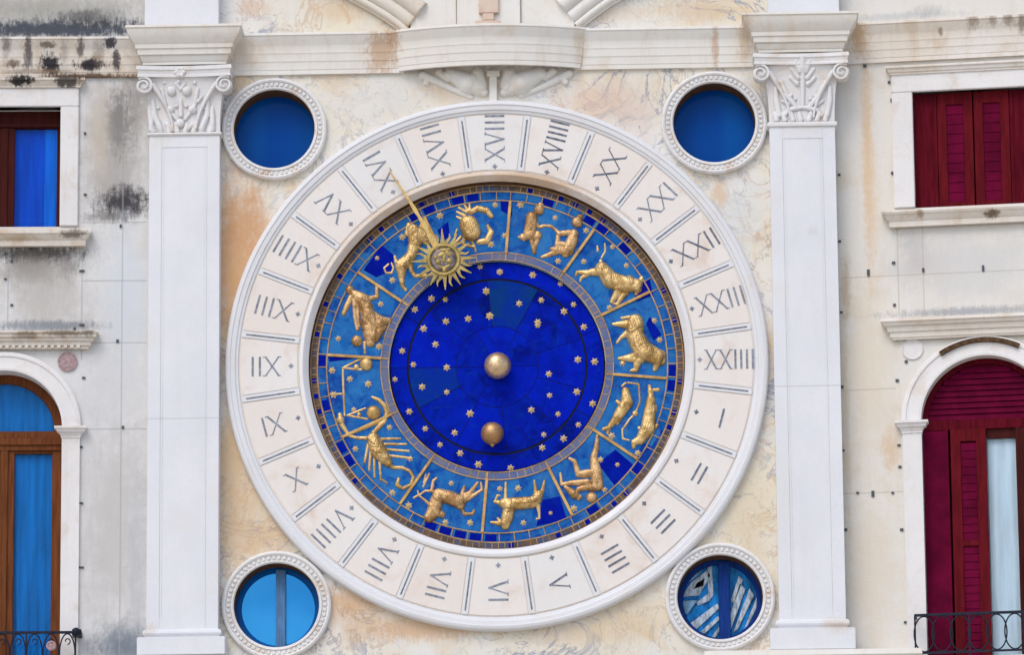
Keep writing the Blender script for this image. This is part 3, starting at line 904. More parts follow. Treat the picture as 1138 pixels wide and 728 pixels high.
orn2 = [[(892, 66, 3), (892, 76, 4)], [(884, 70, 2), (889, 80, 3)], [(900, 70, 2), (895, 80, 3)], [(880, 78, 2), (887, 87, 2.6)], [(904, 78, 2), (897, 87, 2.6)], [(879, 87, 2), (886, 94, 2.4)], [(905, 87, 2), (898, 94, 2.4)],
        [(892, 80, 2.5), (892, 116, 2.2)], [(886, 93, 2.5)], [(898, 93, 2.5)], [(868, 92, 2.4), (874, 106, 3), (884, 118, 2.4)], [(916, 92, 2.4), (910, 106, 3), (900, 118, 2.4)],
        [(862, 98, 2.4), (863, 112, 3), (866, 128, 3)], [(922, 98, 2.4), (922, 112, 3), (919, 128, 3)], [(876, 122, 2.4), (892, 119, 2.2), (908, 122, 2.4)], [(872, 128, 2.4), (876, 122, 2)], [(912, 128, 2.4), (908, 122, 2)],
        [(870, 112, 1.8), (876, 116, 2)], [(914, 112, 1.8), (908, 116, 2)]] + [[(863 + 9 * i, 133, 3), (863 + 9 * i + (2 if i > 3 else -2), 126, 2.2)] for i in range(7)] + [[(879, 106, 2)], [(905, 106, 2)], [(884, 110, 1.6)], [(900, 110, 1.6)]]
relief(MAIN, D2 - 0.3, orn2, 0, 0, 1, res=0.5, k=0.75, dfun=lambda y: max(0, (135 - y) / 65) ** 2.5 * 7).build('capital_ornament', M['carved'], sh2, smooth=True)
# pedestals over the pilasters
for shp, a, b, yb in ((sh1, 161, 243, 25), (sh2, 853, 932, 11)):
    mb = MB()
    q0, q1, q2, q3 = MAIN.rect(a, b, yb - 60, yb + 3, 20)
    mb.box(q0, q1, -6, 20, q2, ZTOP)
    mb.build('pedestal', M['pilaster'], shp, bevel=0.004)

# cornice between the pilasters, its middle bowing forward
mb = MB()
ct, cbm = MAIN.z(330, 34, 20), MAIN.z(330, 82, 5)
mb.sweep([(MAIN.x(236, 58, 8), 0), (MAIN.x(449, 58, 8), 0)], ct, cbm, PROF)
mb.build('cornice', M['cornice_mid'], TOWER, angle=0.4)
mb = MB()
ct2, cb2 = MAIN.z(740, 29.5, 20), MAIN.z(740, 76, 5)
mb.sweep([(MAIN.x(638, 52, 8), 0), (MAIN.x(864, 52, 8), 0)], (ct + ct2) / 2 + 0.004, (cbm + cb2) / 2 + 0.004, PROF)
mb.build('cornice', M['cornice_mid'], TOWER, angle=0.4)
mb = MB()
ua, ub = MAIN.x(447, 55, 10), MAIN.x(641, 52, 10)
pth = [(ua, 0)]
for i in range(33):
    t = i / 32
    pth.append((ua + (ub - ua) * t, 4 + 20 * math.sin(PI * t) ** 0.8))
pth.append((ub, 0))
mb.sweep(pth, (ct + ct2) / 2 + 0.012, (cbm + cb2) / 2 + 0.012, PROF)
mb.build('bowed_ledge', M['cornice_mid'], TOWER, angle=0.4)

# carved corbel below the ledge: shallow bowl, middle bracket, two curled ends
mb = MB()
uc = MAIN.x(551, 90, 6)
mb.pbox(MAIN, 541, 555, 78, 84, 0, 9)
mb.pbox(MAIN, 544, 552, 84, 112, 0, 7)
cb_ = [[(500, 82, 7), (520, 93, 12), (538, 103, 5)], [(600, 82, 8), (578, 93, 13), (560, 103, 5)], [(470, 83, 5), (482, 89, 4.5), (500, 98, 3.5), (524, 108, 2.5)], [(632, 82, 5), (620, 88, 4.5), (602, 97, 3.5), (578, 107, 2.5)],
       [(488, 80, 5), (498, 88, 4)], [(615, 79, 5), (606, 86, 4)], [(531, 82, 8), (536, 96, 6)], [(566, 82, 8), (561, 96, 6)], [(474, 92, 4)], [(628, 91, 4)]]
crb = mb.build('corbel', M['cornice_mid'], TOWER, angle=0.6)
relief(MAIN, 0, cb_, 0, 0, 1, res=0.5, k=1.0).build('corbel_leaf', M['cornice_mid'], crb, smooth=True)

# foot of the niche above the cornice
mb = MB()
for a, b, d in ((456, 507, 10), (507.5, 578, 14), (578.5, 638, 10)):
    q0, q1, q2, q3 = MAIN.rect(a, b, -60, 30, d)
    mb.box(q0, q1, 0, d, q2 - 0.02, ZTOP)
mb.build('niche_base', M['cornice_mid'], TOWER, bevel=0.006)
mb = MB()
mb.pbox(MAIN, 528, 556, 22, 30, 0, 22)
mb.pbox(MAIN, 536, 549, 14, 22, 0, 20)
mb.pbox(MAIN, 532, 554, -24, 14, 0, 19)
mb.build('niche_pedestal', stone('rosy_niche_stone', (0.60, 0.42, 0.32), (0.68, 0.58, 0.48), warm=(0.45, 0.25, 0.16), warm_amt=0.5, seed=15), TOWER, bevel=0.006)
for sg, xs in ((1, [(330, -22), (372, -14), (405, 2), (432, 18), (452, 33)]), (-1, [(757, -26), (716, -18), (684, -4), (660, 12), (640, 28)])):
    mb = MB()
    P = xs
    # smooth the line and give it a moulded, hollow section
    dens = []
    for i in range(len(P) - 1):
        for t in range(8):
            q = t / 8
            p0 = P[max(i - 1, 0)]; p1 = P[i]; p2 = P[i + 1]; p3 = P[min(i + 2, len(P) - 1)]
            dens.append(tuple(0.5 * (2 * p1[c] + (p2[c] - p0[c]) * q + (2 * p0[c] - 5 * p1[c] + 4 * p2[c] - p3[c]) * q * q + (3 * p1[c] - p0[c] - 3 * p2[c] + p3[c]) * q ** 3) for c in (0, 1)))
    dens.append(P[-1])
    for off, rr, dep in ((0, 4, 7), (12, 9, 5), (30, 11, 8), (-5, 2.5, 3)):
        pts = []
        for i, q in enumerate(dens):
            a = dens[max(i - 1, 0)]; b = dens[min(i + 1, len(dens) - 1)]
            tx, ty = b[0] - a[0], b[1] - a[1]
            L = math.hypot(tx, ty)
            nx, ny = ty / L, -tx / L
            if nx * sg < 0:
                nx, ny = -nx, -ny
            xx, yy = q[0] + nx * off * 0.9, q[1] + ny * off * 0.9
            u, v = MAIN.p(xx, yy, dep)
            pts.append((u, -dep * S, v))
        mb.tube(pts, rr * S, 10)
    mb.build('niche_bracket', M['cornice'] if sg > 0 else M['cornice_mid'], TOWER, smooth=True)

# string course at the foot
mb = MB()
mb.sweep([(MAIN.x(822, 725, 34), -6), (MAIN.x(822, 725, 34), 0), (MAIN.x(985, 725, 34), 0), (MAIN.x(985, 725, 34), -6)], MAIN.z(900, 722, 40), MAIN.z(900, 752, 40), [(0, 0), (0, 38), (.2, 39), (.3, 36), (.6, 34), (1, 33), (1, 0)])
mb.build('string_course', M['cornice_mid'], TOWER, angle=0.5)
mb = MB()
mb.sweep([(MAIN.x(120, 735, 34), -6), (MAIN.x(120, 735, 34), 0), (MAIN.x(280, 735, 34), 0), (MAIN.x(280, 735, 34), -6)], MAIN.z(200, 730.5, 40), MAIN.z(200, 760, 40), [(0, 0), (0, 38), (.2, 39), (.3, 36), (.6, 34), (1, 33), (1, 0)])
mb.build('string_course', M['cornice_mid'], TOWER, angle=0.5)


# ------------------------------------------------------------------ astronomical clock
CLOCK = empty('astronomical_clock', Matrix.Translation((CX, 0, CZ)), 'large round astronomical clock with marble ring of 24 Roman numerals and gilded blue zodiac dial', 'clock')


class Local:
    """clock parts use coordinates about the dial's own centre"""
    def p(self, px, py, d=0.0):
        u, v = MAIN.p(px, py, d)
        return u - CX, v - CZ


DIAL = Local()
K = KD


def polar(r, deg):
    a = math.radians(deg)
    return r * K * math.cos(a), -r * K * math.sin(a)           # clockwise angles, from three o'clock


mb = MB()
mb.lathe(0, 0, [(q * K, d) for q, d in [(302, -2), (302, 7), (301, 9.5), (299.5, 10.6), (296.5, 11), (295.6, 10), (291, 9.6), (290, 8.2), (287.5, 7.6), (286.4, 6), (220, 6), (219.4, -2)]], 240)
ring = mb.build('hour_ring', M['ring'], CLOCK, angle=0.6)
mb = MB()
mb.lathe(0, 0, [(286 * K, 5.9), (286 * K, 6.3), (220.3 * K, 6.3), (220.3 * K, 5.9)], 200)
mb.build('joint_bed', stone('warm_joint_mortar', (0.71, 0.60, 0.48), (0.74, 0.68, 0.60), seed=16), ring)
mb = MB()
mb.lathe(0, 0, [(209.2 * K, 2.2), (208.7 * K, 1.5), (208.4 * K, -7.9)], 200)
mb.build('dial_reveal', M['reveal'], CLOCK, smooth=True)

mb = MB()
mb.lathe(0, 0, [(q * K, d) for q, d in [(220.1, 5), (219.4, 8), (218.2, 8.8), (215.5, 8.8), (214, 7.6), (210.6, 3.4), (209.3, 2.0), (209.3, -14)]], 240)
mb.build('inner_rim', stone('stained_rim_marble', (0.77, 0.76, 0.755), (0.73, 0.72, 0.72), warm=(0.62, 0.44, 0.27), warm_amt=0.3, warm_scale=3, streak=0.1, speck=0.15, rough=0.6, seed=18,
         stains_and_shading=[(0, 205 * K, 150 * K, 62 * K, 0.75, (0.66, 0.47, 0.29), 0.5), (-150 * K, 130 * K, 60 * K, 90 * K, 0.6, (0.64, 0.46, 0.30), 0.5), (60 * K, 212 * K, 60 * K, 30 * K, 0.6, (0.50, 0.33, 0.19), 0.4)]), ring, angle=0.6)  # tan over the top mixes staining with painted ground bounce
ROM = ['I', 'II', 'III', 'IIII', 'V', 'VI', 'VII', 'VIII', 'VIIII', 'X', 'XI', 'XII', 'XIII', 'XIIII', 'XV', 'XVI', 'XVII', 'XVIII', 'XVIIII', 'XX', 'XXI', 'XXII', 'XXIII', 'XXIIII']
for k in range(1, 25):
    ang = 15.0 * k
    # marble panel
    mb = MB()
    n = 10
    pts = []
    for r in (221.5, 285):
        ha = math.degrees((r * math.radians(7.5) - 4.35) / r)
        seq = [ang - ha + 2 * ha * i / n for i in range(n + 1)]
        if r > 250:
            seq = seq[::-1]
        pts += [polar(r, a) for a in seq]
    mb.prism(pts, 5, 7.2)
    pn = mb.build('hour_panel', M['panel'], CLOCK, bevel=0.004, label='marble hour panel carved ' + ROM[k - 1])
    # numeral
    s = ROM[k - 1]
    wid = {'I': 8.0, 'V': 19.0, 'X': 19.5}
    tot = sum(wid[c] for c in s)
    fit = min(1.0, 57.0 / tot)
    tot *= fit
    r0 = 257.5 - tot / 2 + (1.5 if tot > 50 else 0)
    hh = 11.0
    nm = MB()

    def stroke(ra, ta, rb, tb, w, m=nm, ang=ang):
        """from (radius, sideways) to (radius, sideways) in survey units"""
        a = math.radians(ang)
        er = Vector((math.cos(a), -math.sin(a)))
        et = Vector((math.sin(a), math.cos(a)))                # the letter's up direction
        A = er * ra + et * ta
        B = er * rb + et * tb
        t = (B - A).normalized()
        nn = Vector((-t.y, t.x)) * (w / 2)
        m.prism([tuple(q * K) for q in (A + nn, B + nn, B - nn, A - nn)], 7.0, 7.55 + 0.05 * rng.rand())

    x = r0
    for ch in s:
        w = wid[ch] * fit
        a, b = x + 1.6, x + w - 1.6
        if ch == 'I':
            m_ = (a + b) / 2
            stroke(m_, -hh, m_, hh, 2.35)
        elif ch == 'V':
            m_ = (a + b) / 2
            stroke(a + 1, hh, m_ + 0.5, -hh, 2.2)
            stroke(b - 0.5, hh, m_ + 0.3, -hh + 1.5, 1.35)
            stroke(a - 1.4, hh - 0.4, a + 3.6, hh - 0.4, 1.0)
            stroke(b - 2.6, hh - 0.4, b + 1.6, hh - 0.4, 1.0)
        else:
            stroke(a + 0.5, hh, b - 0.5, -hh, 2.1)
            stroke(b - 0.8, hh, a + 0.8, -hh, 1.35)
            for e, sg in ((a, 1), (b, 1), (a, -1), (b, -1)):
                stroke(e - 1.8, sg * (hh - 0.3), e + 2.2, sg * (hh - 0.3), 0.9)
        x += w
    rd = 228.5 if tot < 52 else 225.5
    stroke(rd - 2.7, 0, rd + 2.7, 0, 1.6)
    stroke(rd, -2.7, rd, 2.7, 1.6)
    stroke(rd - 1.3, -1.3, rd + 1.3, 1.3, 3.6)
    nm.build('numeral', M['inlay_dark'] if k in (1, 2, 3, 4, 5, 19, 20, 22) else M['inlay'], pn)
    # divider after the panel
    a2 = math.radians(ang + 7.5)
    er = Vector((math.cos(a2), -math.sin(a2)))
    et = Vector((math.sin(a2), math.cos(a2)))
    dv = MB()
    q = [er * 221 + et * 3.9, er * 285.6 + et * 3.9, er * 285.6 - et * 3.9, er * 221 - et * 3.9]
    dv.prism([tuple(v * K) for v in q], 5.2, 7.7)
    dob = dv.build('divider', M['ring'], CLOCK, bevel=0.005)
    dl = MB()
    q = [er * 226 + et * 0.85, er * 281 + et * 0.85, er * 281 - et * 0.85, er * 226 - et * 0.85]
    dl.prism([tuple(v * K) for v in q], 7.5, 7.95)
    dl.build('inlay_line', M['line'], dob)

# zodiac plate, painted scales
DP = -8.0
mb = MB()
mb.lathe(0, 0, [(209 * K, DP - 3), (209 * K, DP), (121 * K, DP), (121 * K, DP - 6)], 200)
ZOD = mb.build('zodiac_plate', M['sky_enamel'], CLOCK)
for nm_, r0, r1, mt in (('outer_scale', 208.6, 200.5, 'outer_band'), ('inner_scale', 129, 121.2, 'band')):
    mb = MB()
    mb.lathe(0, 0, [(r0 * K, DP + 0.1), (r0 * K, DP + 0.5), (r1 * K, DP + 0.5), (r1 * K, DP + 0.1)], 200)
    mb.build(nm_, M[mt], ZOD)
mb = MB()
for r, w in ((207.6, 1.3), (200.3, 1.6), (189.8, 1.4), (129.6, 1.3), (121.2, 1.1)):
    mb.lathe(0, 0, [((r + w / 2) * K, DP + 0.2), ((r + w / 2) * K, DP + 0.9), ((r - w / 2) * K, DP + 0.9), ((r - w / 2) * K, DP + 0.2)], 200)


def radial(m, r0, r1, deg, w, d0, d1):
    a = math.radians(deg)
    er = Vector((math.cos(a), -math.sin(a)))
    et = Vector((math.sin(a), math.cos(a)))
    m.prism([tuple(v * K) for v in (er * r0 + et * w / 2, er * r1 + et * w / 2, er * r1 - et * w / 2, er * r0 - et * w / 2)], d0, d1)


for i in range(72):
    radial(mb, 190.2, 200, 5 * i + rng.uniform(-.5, .5), 1.0, DP + 0.2, DP + 0.85)
for i in range(180):
    if rng.rand() < 0.8:
        radial(mb, 201, 207, 2 * i, 0.9, DP + 0.4, DP + 0.95)
for i in range(90):
    if rng.rand() < 0.7:
        radial(mb, 121.8, 129, 4 * i, 0.9, DP + 0.4, DP + 0.8)
# darker enamel cells on the minute scale
for i in range(72):
    if rng.rand() < 0.22:
        n = 3
        a0, a1 = 5 * i + 0.7, 5 * i + 4.3
        mb.prism([polar(191.4, a0 + (a1 - a0) * t / n) for t in range(n + 1)] + [polar(199, a1 - (a1 - a0) * t / n) for t in range(n + 1)], DP + 0.1, DP + 0.45, 1)
    if rng.rand() < 0.5:
        a0, a1 = 5 * i + 0.3, 5 * i + 1.8
        mb.prism([polar(201.6, a0), polar(201.6, a1), polar(206.6, a1), polar(206.6, a0)], DP + 0.3, DP + 0.8, 1)
mb.build('scale_lines', [M['gold_line'], M['deep_enamel']], ZOD)
# renewed deep blue enamel pieces
for pts in ([(404, 300), (424, 272), (437, 283), (437, 300), (418, 308)], [(556, 222), (569, 221), (569, 240), (557, 234)],
            [(664, 515), (684, 500), (705, 518), (684, 541)], [(596, 585), (603, 556), (622, 552), (630, 578)],
            [(486, 256), (498, 246), (500, 262), (492, 268)], [(365, 395), (394, 394), (392, 399), (366, 402)], [(718, 360), (722, 352), (735, 372), (726, 378)], [(702, 320), (722, 310), (726, 328), (708, 335)]):
    mb = MB()
    mb.prism([DIAL.p(x, y, DP) for x, y in pts], DP + 0.1, DP + 0.4)
    mb.build('enamel_piece', M['deep_enamel'], ZOD)
# bars between the signs
for i in range(12):
    mb = MB()
    deg = -85 + 30 * i + [0, .5, -.5, .3, 0, -.6, .4, 0, .5, -.4, .3, 0][i]
    radial(mb, 129, 189.5, deg, 3.2, DP + 0.2, DP + 2.0)
    radial(mb, 121.5, 129, deg, 1.6, DP + 0.4, DP + 1.3)
    mb.build('sign_bar', M['gold_bar'], CLOCK, bevel=0.003)

A, C1, C2, C3, C4, C5, C6, C7 = (340, 200, 4.55), (420, 210, 7.28), (570, 215, 9.1), (630, 270, 4.85), (610, 410, 4.55), (450, 510, 6.69), (360, 300, 6.067), (360, 420, 5.2)
FIG = {
    'crab_relief': (C1, 'gold', 'gilded crab with raised claws', [[(735, 290, 78), (755, 345, 78)], [(755, 185, 22), (810, 155, 26), (880, 175, 26), (918, 220, 20)], [(890, 300, 14), (915, 350, 24), (880, 420, 28), (815, 430, 22)],
        [(640, 185, 10), (700, 215, 16)], [(640, 225, 10), (690, 250, 16)], [(655, 150, 10), (715, 185, 14)], [(695, 120, 9), (740, 190, 14)], [(740, 110, 8), (745, 180, 14)], [(700, 400, 14), (690, 450, 12), (780, 470, 12)],
        [(750, 410, 14), (780, 460, 10), (790, 505, 9)], [(670, 390, 14), (620, 440, 10), (610, 480, 8)], [(640, 330, 10), (620, 380, 8)]]),
    'lion_relief': (C1, 'gold', 'gilded leaping lion half hidden by the sun', [[(285, 330, 48), (300, 440, 52), (270, 540, 42), (190, 620, 52), (190, 720, 26), (200, 790, 16), (225, 815, 14)], [(380, 385, 50), (360, 305, 30)], [(330, 360, 50), (400, 420, 40)],
        [(260, 590, 22), (270, 660, 18), (300, 705, 16), (390, 700, 16)], [(85, 610, 9), (50, 640, 9), (65, 680, 9), (110, 680, 9), (125, 640, 9), (110, 600, 8)], [(135, 545, 10), (150, 600, 16)], [(250, 290, 22), (240, 360, 26)], [(275, 320, 12), (285, 420, 12)], [(310, 330, 12), (315, 430, 12)], [(240, 560, 24), (200, 640, 24)], [(350, 240, 10), (370, 300, 16)]]),
    'twins_relief': (C2, 'gold_brown', 'gilded pair of seated twins holding hands', [[(265, 165, 52)], [(280, 120, 34)], [(190, 240, 58), (180, 320, 60), (165, 410, 62)], [(100, 440, 36), (250, 420, 44)], [(185, 430, 26), (200, 520, 22), (215, 600, 20)], [(250, 450, 26), (225, 540, 18), (220, 600, 16)], [(60, 440, 12), (110, 460, 24)],
        [(235, 300, 20), (265, 345, 18), (310, 325, 16), (380, 330, 16), (420, 355, 16), (470, 405, 22)], [(650, 290, 56)], [(675, 245, 36)], [(615, 410, 48), (600, 470, 58), (560, 560, 58), (530, 610, 40)], [(470, 405, 28), (570, 395, 30)], [(455, 430, 22), (450, 510, 30), (560, 520, 30)],
        [(580, 590, 36), (450, 575, 42), (390, 610, 26), (290, 645, 15)], [(430, 560, 30), (390, 560, 18)]]),
    'bull_relief': (C3, 'gold', 'gilded bull in profile', [[(188, 138, 36), (235, 200, 48), (310, 225, 46), (370, 228, 36)], [(165, 155, 26), (110, 160, 15), (55, 158, 10), (48, 175, 7)], [(120, 165, 14), (75, 190, 8), (72, 205, 7)], [(182, 96, 9), (188, 130, 20)], [(165, 18, 6), (166, 42, 7)], [(205, 5, 4), (207, 45, 5), (186, 80, 5)],
        [(380, 250, 24), (395, 205, 16), (404, 188, 10)], [(275, 265, 26), (240, 318, 10)], [(300, 285, 18), (270, 332, 9), (245, 325, 7)], [(320, 270, 14), (280, 310, 8)], [(378, 262, 14), (372, 275, 10)], [(215, 165, 26), (225, 225, 18)], [(335, 200, 26), (345, 240, 20)], [(190, 170, 9), (225, 215, 9)]]),
    'ram_relief': (C3, 'gold', 'gilded ram in profile with curled horn', [[(370, 425, 42), (368, 500, 48), (405, 575, 54), (478, 612, 46)], [(340, 440, 30), (250, 438, 9)], [(295, 405, 7), (350, 398, 10), (392, 408, 10)], [(335, 480, 22), (292, 510, 10), (270, 538, 7)], [(352, 620, 26), (280, 625, 9)], [(380, 640, 24), (372, 685, 14), (345, 690, 8)],
        [(490, 640, 26), (474, 682, 13)], [(300, 650, 12)], [(510, 600, 22), (512, 640, 20)], [(395, 440, 22), (345, 470, 18)], [(440, 590, 30), (400, 630, 22)], [(360, 520, 9), (400, 600, 9)], [(390, 500, 9), (430, 575, 9)]]),
    'fish_relief': (C4, 'gold', 'gilded pair of fishes joined by a cord', [[(388, 112, 20), (394, 170, 32), (362, 220, 28), (325, 270, 17), (300, 300, 12), (276, 306, 9)], [(305, 300, 10), (296, 326, 7)], [(345, 165, 9), (372, 190, 14)], [(370, 88, 6), (388, 72, 6)], [(370, 240, 8), (345, 275, 10)],
        [(508, 88, 9), (515, 130, 15), (515, 155, 22), (510, 220, 30), (500, 300, 38), (462, 360, 25), (430, 372, 16), (428, 398, 9)], [(515, 110, 9), (555, 105, 9)], [(538, 190, 9), (535, 215, 10)], [(548, 285, 8), (535, 300, 10)], [(455, 300, 8), (480, 300, 12)],
        [(400, 70, 4), (455, 78, 4), (460, 170, 4), (435, 228, 5), (408, 255, 4), (370, 310, 5), (374, 355, 5), (405, 362, 4)], [(436, 226, 15)]]),
    'water_bearer_relief': (C4, 'gold_brown', 'gilded kneeling figure pouring water', [[(245, 335, 7), (240, 400, 14), (226, 450, 18), (238, 520, 30), (245, 590, 30)], [(105, 455, 8), (130, 468, 11), (150, 535, 17), (200, 530, 22)], [(58, 530, 6), (65, 585, 9), (120, 578, 14), (195, 575, 18)], [(215, 652, 28)], [(130, 636, 24)], [(85, 600, 10), (115, 625, 20)],
        [(225, 600, 22), (180, 602, 14), (150, 612, 14)], [(155, 650, 14), (150, 660, 10)]]),
    'goat_relief': (C5, 'gold', 'gilded goat with raised legs', [[(740, 335, 42), (850, 335, 48), (940, 325, 46), (985, 305, 34)], [(775, 370, 44), (760, 440, 46), (745, 500, 32)], [(735, 480, 28), (690, 482, 18), (640, 474, 9)], [(690, 445, 10), (720, 480, 16)], [(668, 322, 13), (720, 330, 22)], [(672, 310, 9), (688, 275, 9), (705, 275, 8)],
        [(748, 300, 14), (750, 180, 9)], [(970, 290, 22), (972, 230, 14), (962, 165, 9)], [(1000, 290, 22), (1022, 235, 15), (1037, 165, 9)], [(990, 350, 18), (998, 410, 10), (1000, 445, 9), (980, 450, 8)], [(960, 300, 30), (1000, 260, 26)], [(770, 320, 26), (765, 380, 24)], [(930, 310, 26), (960, 300, 24)], [(820, 330, 10), (900, 330, 10)]]),
    'archer_relief': (C5, 'gold_brown', 'gilded centaur archer drawing a bow', [[(250, 270, 48), (330, 290, 52), (390, 315, 52), (412, 350, 34)], [(430, 290, 30), (480, 260, 20), (540, 180, 10)], [(440, 310, 26), (500, 280, 14), (572, 232, 10), (565, 180, 8)], [(425, 260, 16), (442, 205, 8)], [(425, 375, 12), (440, 412, 13), (500, 412, 13), (515, 385, 10)],
        [(235, 310, 48), (215, 390, 52), (180, 440, 40)], [(270, 415, 30)], [(190, 350, 14), (150, 310, 10), (100, 272, 8), (65, 292, 6)], [(95, 240, 6), (105, 275, 7), (150, 240, 7), (190, 240, 10)], [(135, 210, 6), (150, 180, 8), (180, 115, 8)], [(155, 120, 7), (140, 180, 6)], [(200, 240, 16), (210, 165, 10), (235, 145, 9)]]),
    'maiden_relief': (C6, 'gold_brown', 'worn gilded winged maiden in long robe', [[(175, 135, 30)], [(215, 165, 30), (262, 200, 44), (290, 265, 46), (300, 350, 52), (312, 430, 50), (312, 490, 32)], [(300, 300, 40), (370, 350, 46), (440, 342, 20)], [(390, 380, 34), (345, 460, 30)], [(280, 195, 24), (325, 188, 16), (358, 182, 14), (356, 108, 13)], [(180, 185, 18), (155, 245, 20), (132, 295, 14)],
        [(205, 205, 16), (208, 320, 12), (226, 400, 13)], [(235, 220, 14), (228, 300, 10), (240, 380, 9)], [(222, 480, 38)], [(272, 490, 10), (276, 560, 9)], [(262, 230, 9), (275, 350, 10), (285, 470, 10)], [(300, 240, 9), (310, 350, 10), (322, 470, 10)], [(320, 300, 9), (350, 400, 10), (340, 470, 9)], [(340, 320, 9), (420, 345, 9)], [(345, 360, 9), (400, 375, 9)],
        [(235, 190, 12), (290, 180, 12)]]),
    'scorpion_relief': (C7, 'gold', 'gilded scorpion with spread claws and curled tail', [[(285, 355, 38), (315, 425, 48), (370, 492, 26)], [(250, 350, 12), (190, 348, 10), (145, 335, 10), (105, 275, 16), (92, 215, 13)], [(95, 245, 24)], [(270, 350, 20), (300, 370, 22)], [(285, 390, 16), (325, 395, 18)], [(300, 425, 15), (345, 430, 16)], [(325, 455, 13), (362, 462, 14)], [(285, 320, 14), (345, 255, 14), (366, 205, 15), (350, 160, 14), (320, 130, 13), (280, 112, 8)],
        [(380, 505, 14), (400, 520, 11), (450, 520, 10), (495, 540, 10), (515, 575, 10), (500, 620, 10), (455, 640, 10), (422, 622, 13), (430, 585, 9)], [(330, 355, 9), (440, 352, 6)], [(340, 385, 9), (475, 384, 6)], [(355, 415, 9), (490, 424, 6)], [(370, 450, 9), (505, 466, 7)],
        [(255, 380, 9), (235, 490, 7)], [(270, 420, 9), (260, 535, 7)], [(290, 450, 9), (292, 575, 7)], [(320, 470, 9), (328, 592, 7)], [(335, 590, 6), (365, 610, 5)], [(140, 330, 8), (320, 255, 10)], [(140, 335, 7), (100, 342, 7)]]),
}
for nm_, (cr, mt, lab, caps) in FIG.items():
    relief(DIAL, DP, caps, *cr, k=0.68, rmin=1.1, jit=0.07, ride=0.42).build(nm_, M[mt], CLOCK, smooth=True, label=lab)
# scales: strokes drawn in survey units
relief(DIAL, DP, [[(407, 405, 7.2)], [(401, 399, 1.3), (381, 409, 1.2)], [(401, 411, 1.3), (381, 409, 1.2)], [(381, 409, 1.2), (381.5, 430, 1.3), (383, 462, 1.2)], [(367, 438, 1.1), (382, 438, 1.1)], [(415, 459, 8)], [(406, 454, 1.2), (386, 462, 1.2)], [(408, 466, 1.2), (386, 462, 1.2)], [(396, 408, 3)], [(399, 461, 2.4)]],
       0, 0, 1, k=0.6).build('scales_relief', M['gold'], CLOCK, smooth=True, label='gilded pair of scales')

# star disc of lapis segments
DD = -12.5
mb = MB()
mb.lathe(0, 0, [(120.6 * K, DD - 3), (120.6 * K, DD - 0.4), (0.0001, DD - 0.4)], 160, mi=3)


def tile(r0, r1, a0, a1, mi):
    n = max(2, int((a1 - a0) / 4))
    g0, g1 = math.degrees(0.35 / max(r0, 6)), math.degrees(0.35 / r1)
    pts = [polar(r0 + 0.35, a0 + g0 + (a1 - a0 - 2 * g0) * t / n) for t in range(n + 1)] + [polar(r1 - 0.35, a1 - g1 - (a1 - a0 - 2 * g1) * t / n) for t in range(n + 1)]
    mb.prism(pts, DD - 0.3, DD + 0.05 * (mi + 1), mi)


for i in range(6):
    tile(3, 46, 60 * i - 180, 60 * i - 120, [0, 1, 0, 1, 1, 0][i])
cuts = [-180, -139, -96, -62, -18, 16, 47, 84, 118, 152, 180]
for i in range(len(cuts) - 1):
    tile(46, 98.7, cuts[i], cuts[i + 1], [1, 0, 2, 0, 1, 1, 0, 1, 0, 2][i])
cuts = [-180, -150, -98, -75, -20, 30, 80, 105, 150, 180]
for i in range(len(cuts) - 1):
    tile(100.6, 119.2, cuts[i], cuts[i + 1], [1, 0, 1, 1, 1, 0, 1, 0, 0][i])
DISC = mb.build('star_disc', [M['lapis'], M['lapis_light'], M['lapis_teal'], M['groove']], CLOCK)

# gilded stars
def star_mesh():
    m = MB()
    vs = []
    n = 6
    for i in range(2 * n):
        a = PI * i / n
        r = 1.0 if i % 2 == 0 else 0.6
        vs.append((r * math.cos(a), 0, r * math.sin(a)))
    vs.append((0, -0.3, 0))
    m.add(vs, [(i, (i + 1) % (2 * n), 2 * n) for i in range(2 * n)])
    return m


star0 = None


def star(px, py, d, r):
    global star0
    u, v = DIAL.p(px, py, d)
    if star0 is None:
        star0 = star_mesh().build('star', M['star_gold'], CLOCK)
        o = star0
    else:
        o = star0.copy()
        COL.objects.link(o)
        o.parent = CLOCK
    o.location = (u, -(d + 0.05) * S, v)
    o.rotation_euler = (0, rng.uniform(0, 1), 0)
    o.scale = (r * K, r * K, r * K)
    return o


inner, outer = [], []


def crop(lst, dst, x0, y0, s=4.55):
    for a, b in lst:
        dst.append((x0 + a / s, y0 + b / s))


crop([(635, 600), (705, 605), (912, 565), (980, 465), (880, 438)], inner, 340, 200)
crop([(957, 125), (677, 180), (487, 288), (360, 395), (437, 507), (378, 628), (935, 325)], outer, 340, 200)
crop([(70, 465), (237, 480), (377, 525), (0, 560), (168, 625), (280, 608), (443, 630), (395, 665), (18, 690), (262, 720)], inner, 540, 200)
crop([(95, 280), (175, 125), (350, 190), (507, 255), (495, 412), (710, 432), (640, 338), (365, 410), (625, 645)], outer, 540, 200)
crop([(550, 18), (708, 78), (595, 115), (655, 195), (487, 228), (543, 297), (712, 312), (450, 372), (588, 410), (712, 437), (522, 535), (603, 622), (830, 545), (752, 642), (678, 703), (820, 65), (930, 52)], inner, 340, 340)
crop([(163, 165), (370, 205), (132, 327), (222, 370), (315, 395), (242, 525), (422, 615), (140, 450)], outer, 340, 340)
crop([(262, 97), (495, 107), (465, 272), (550, 282), (318, 345), (460, 435), (322, 453), (230, 527), (365, 548), (540, 495), (468, 602), (293, 652), (393, 672), (285, 718), (18, 50)], inner, 540, 340)
crop([(850, 75), (878, 172), (690, 290)], outer, 540, 340)
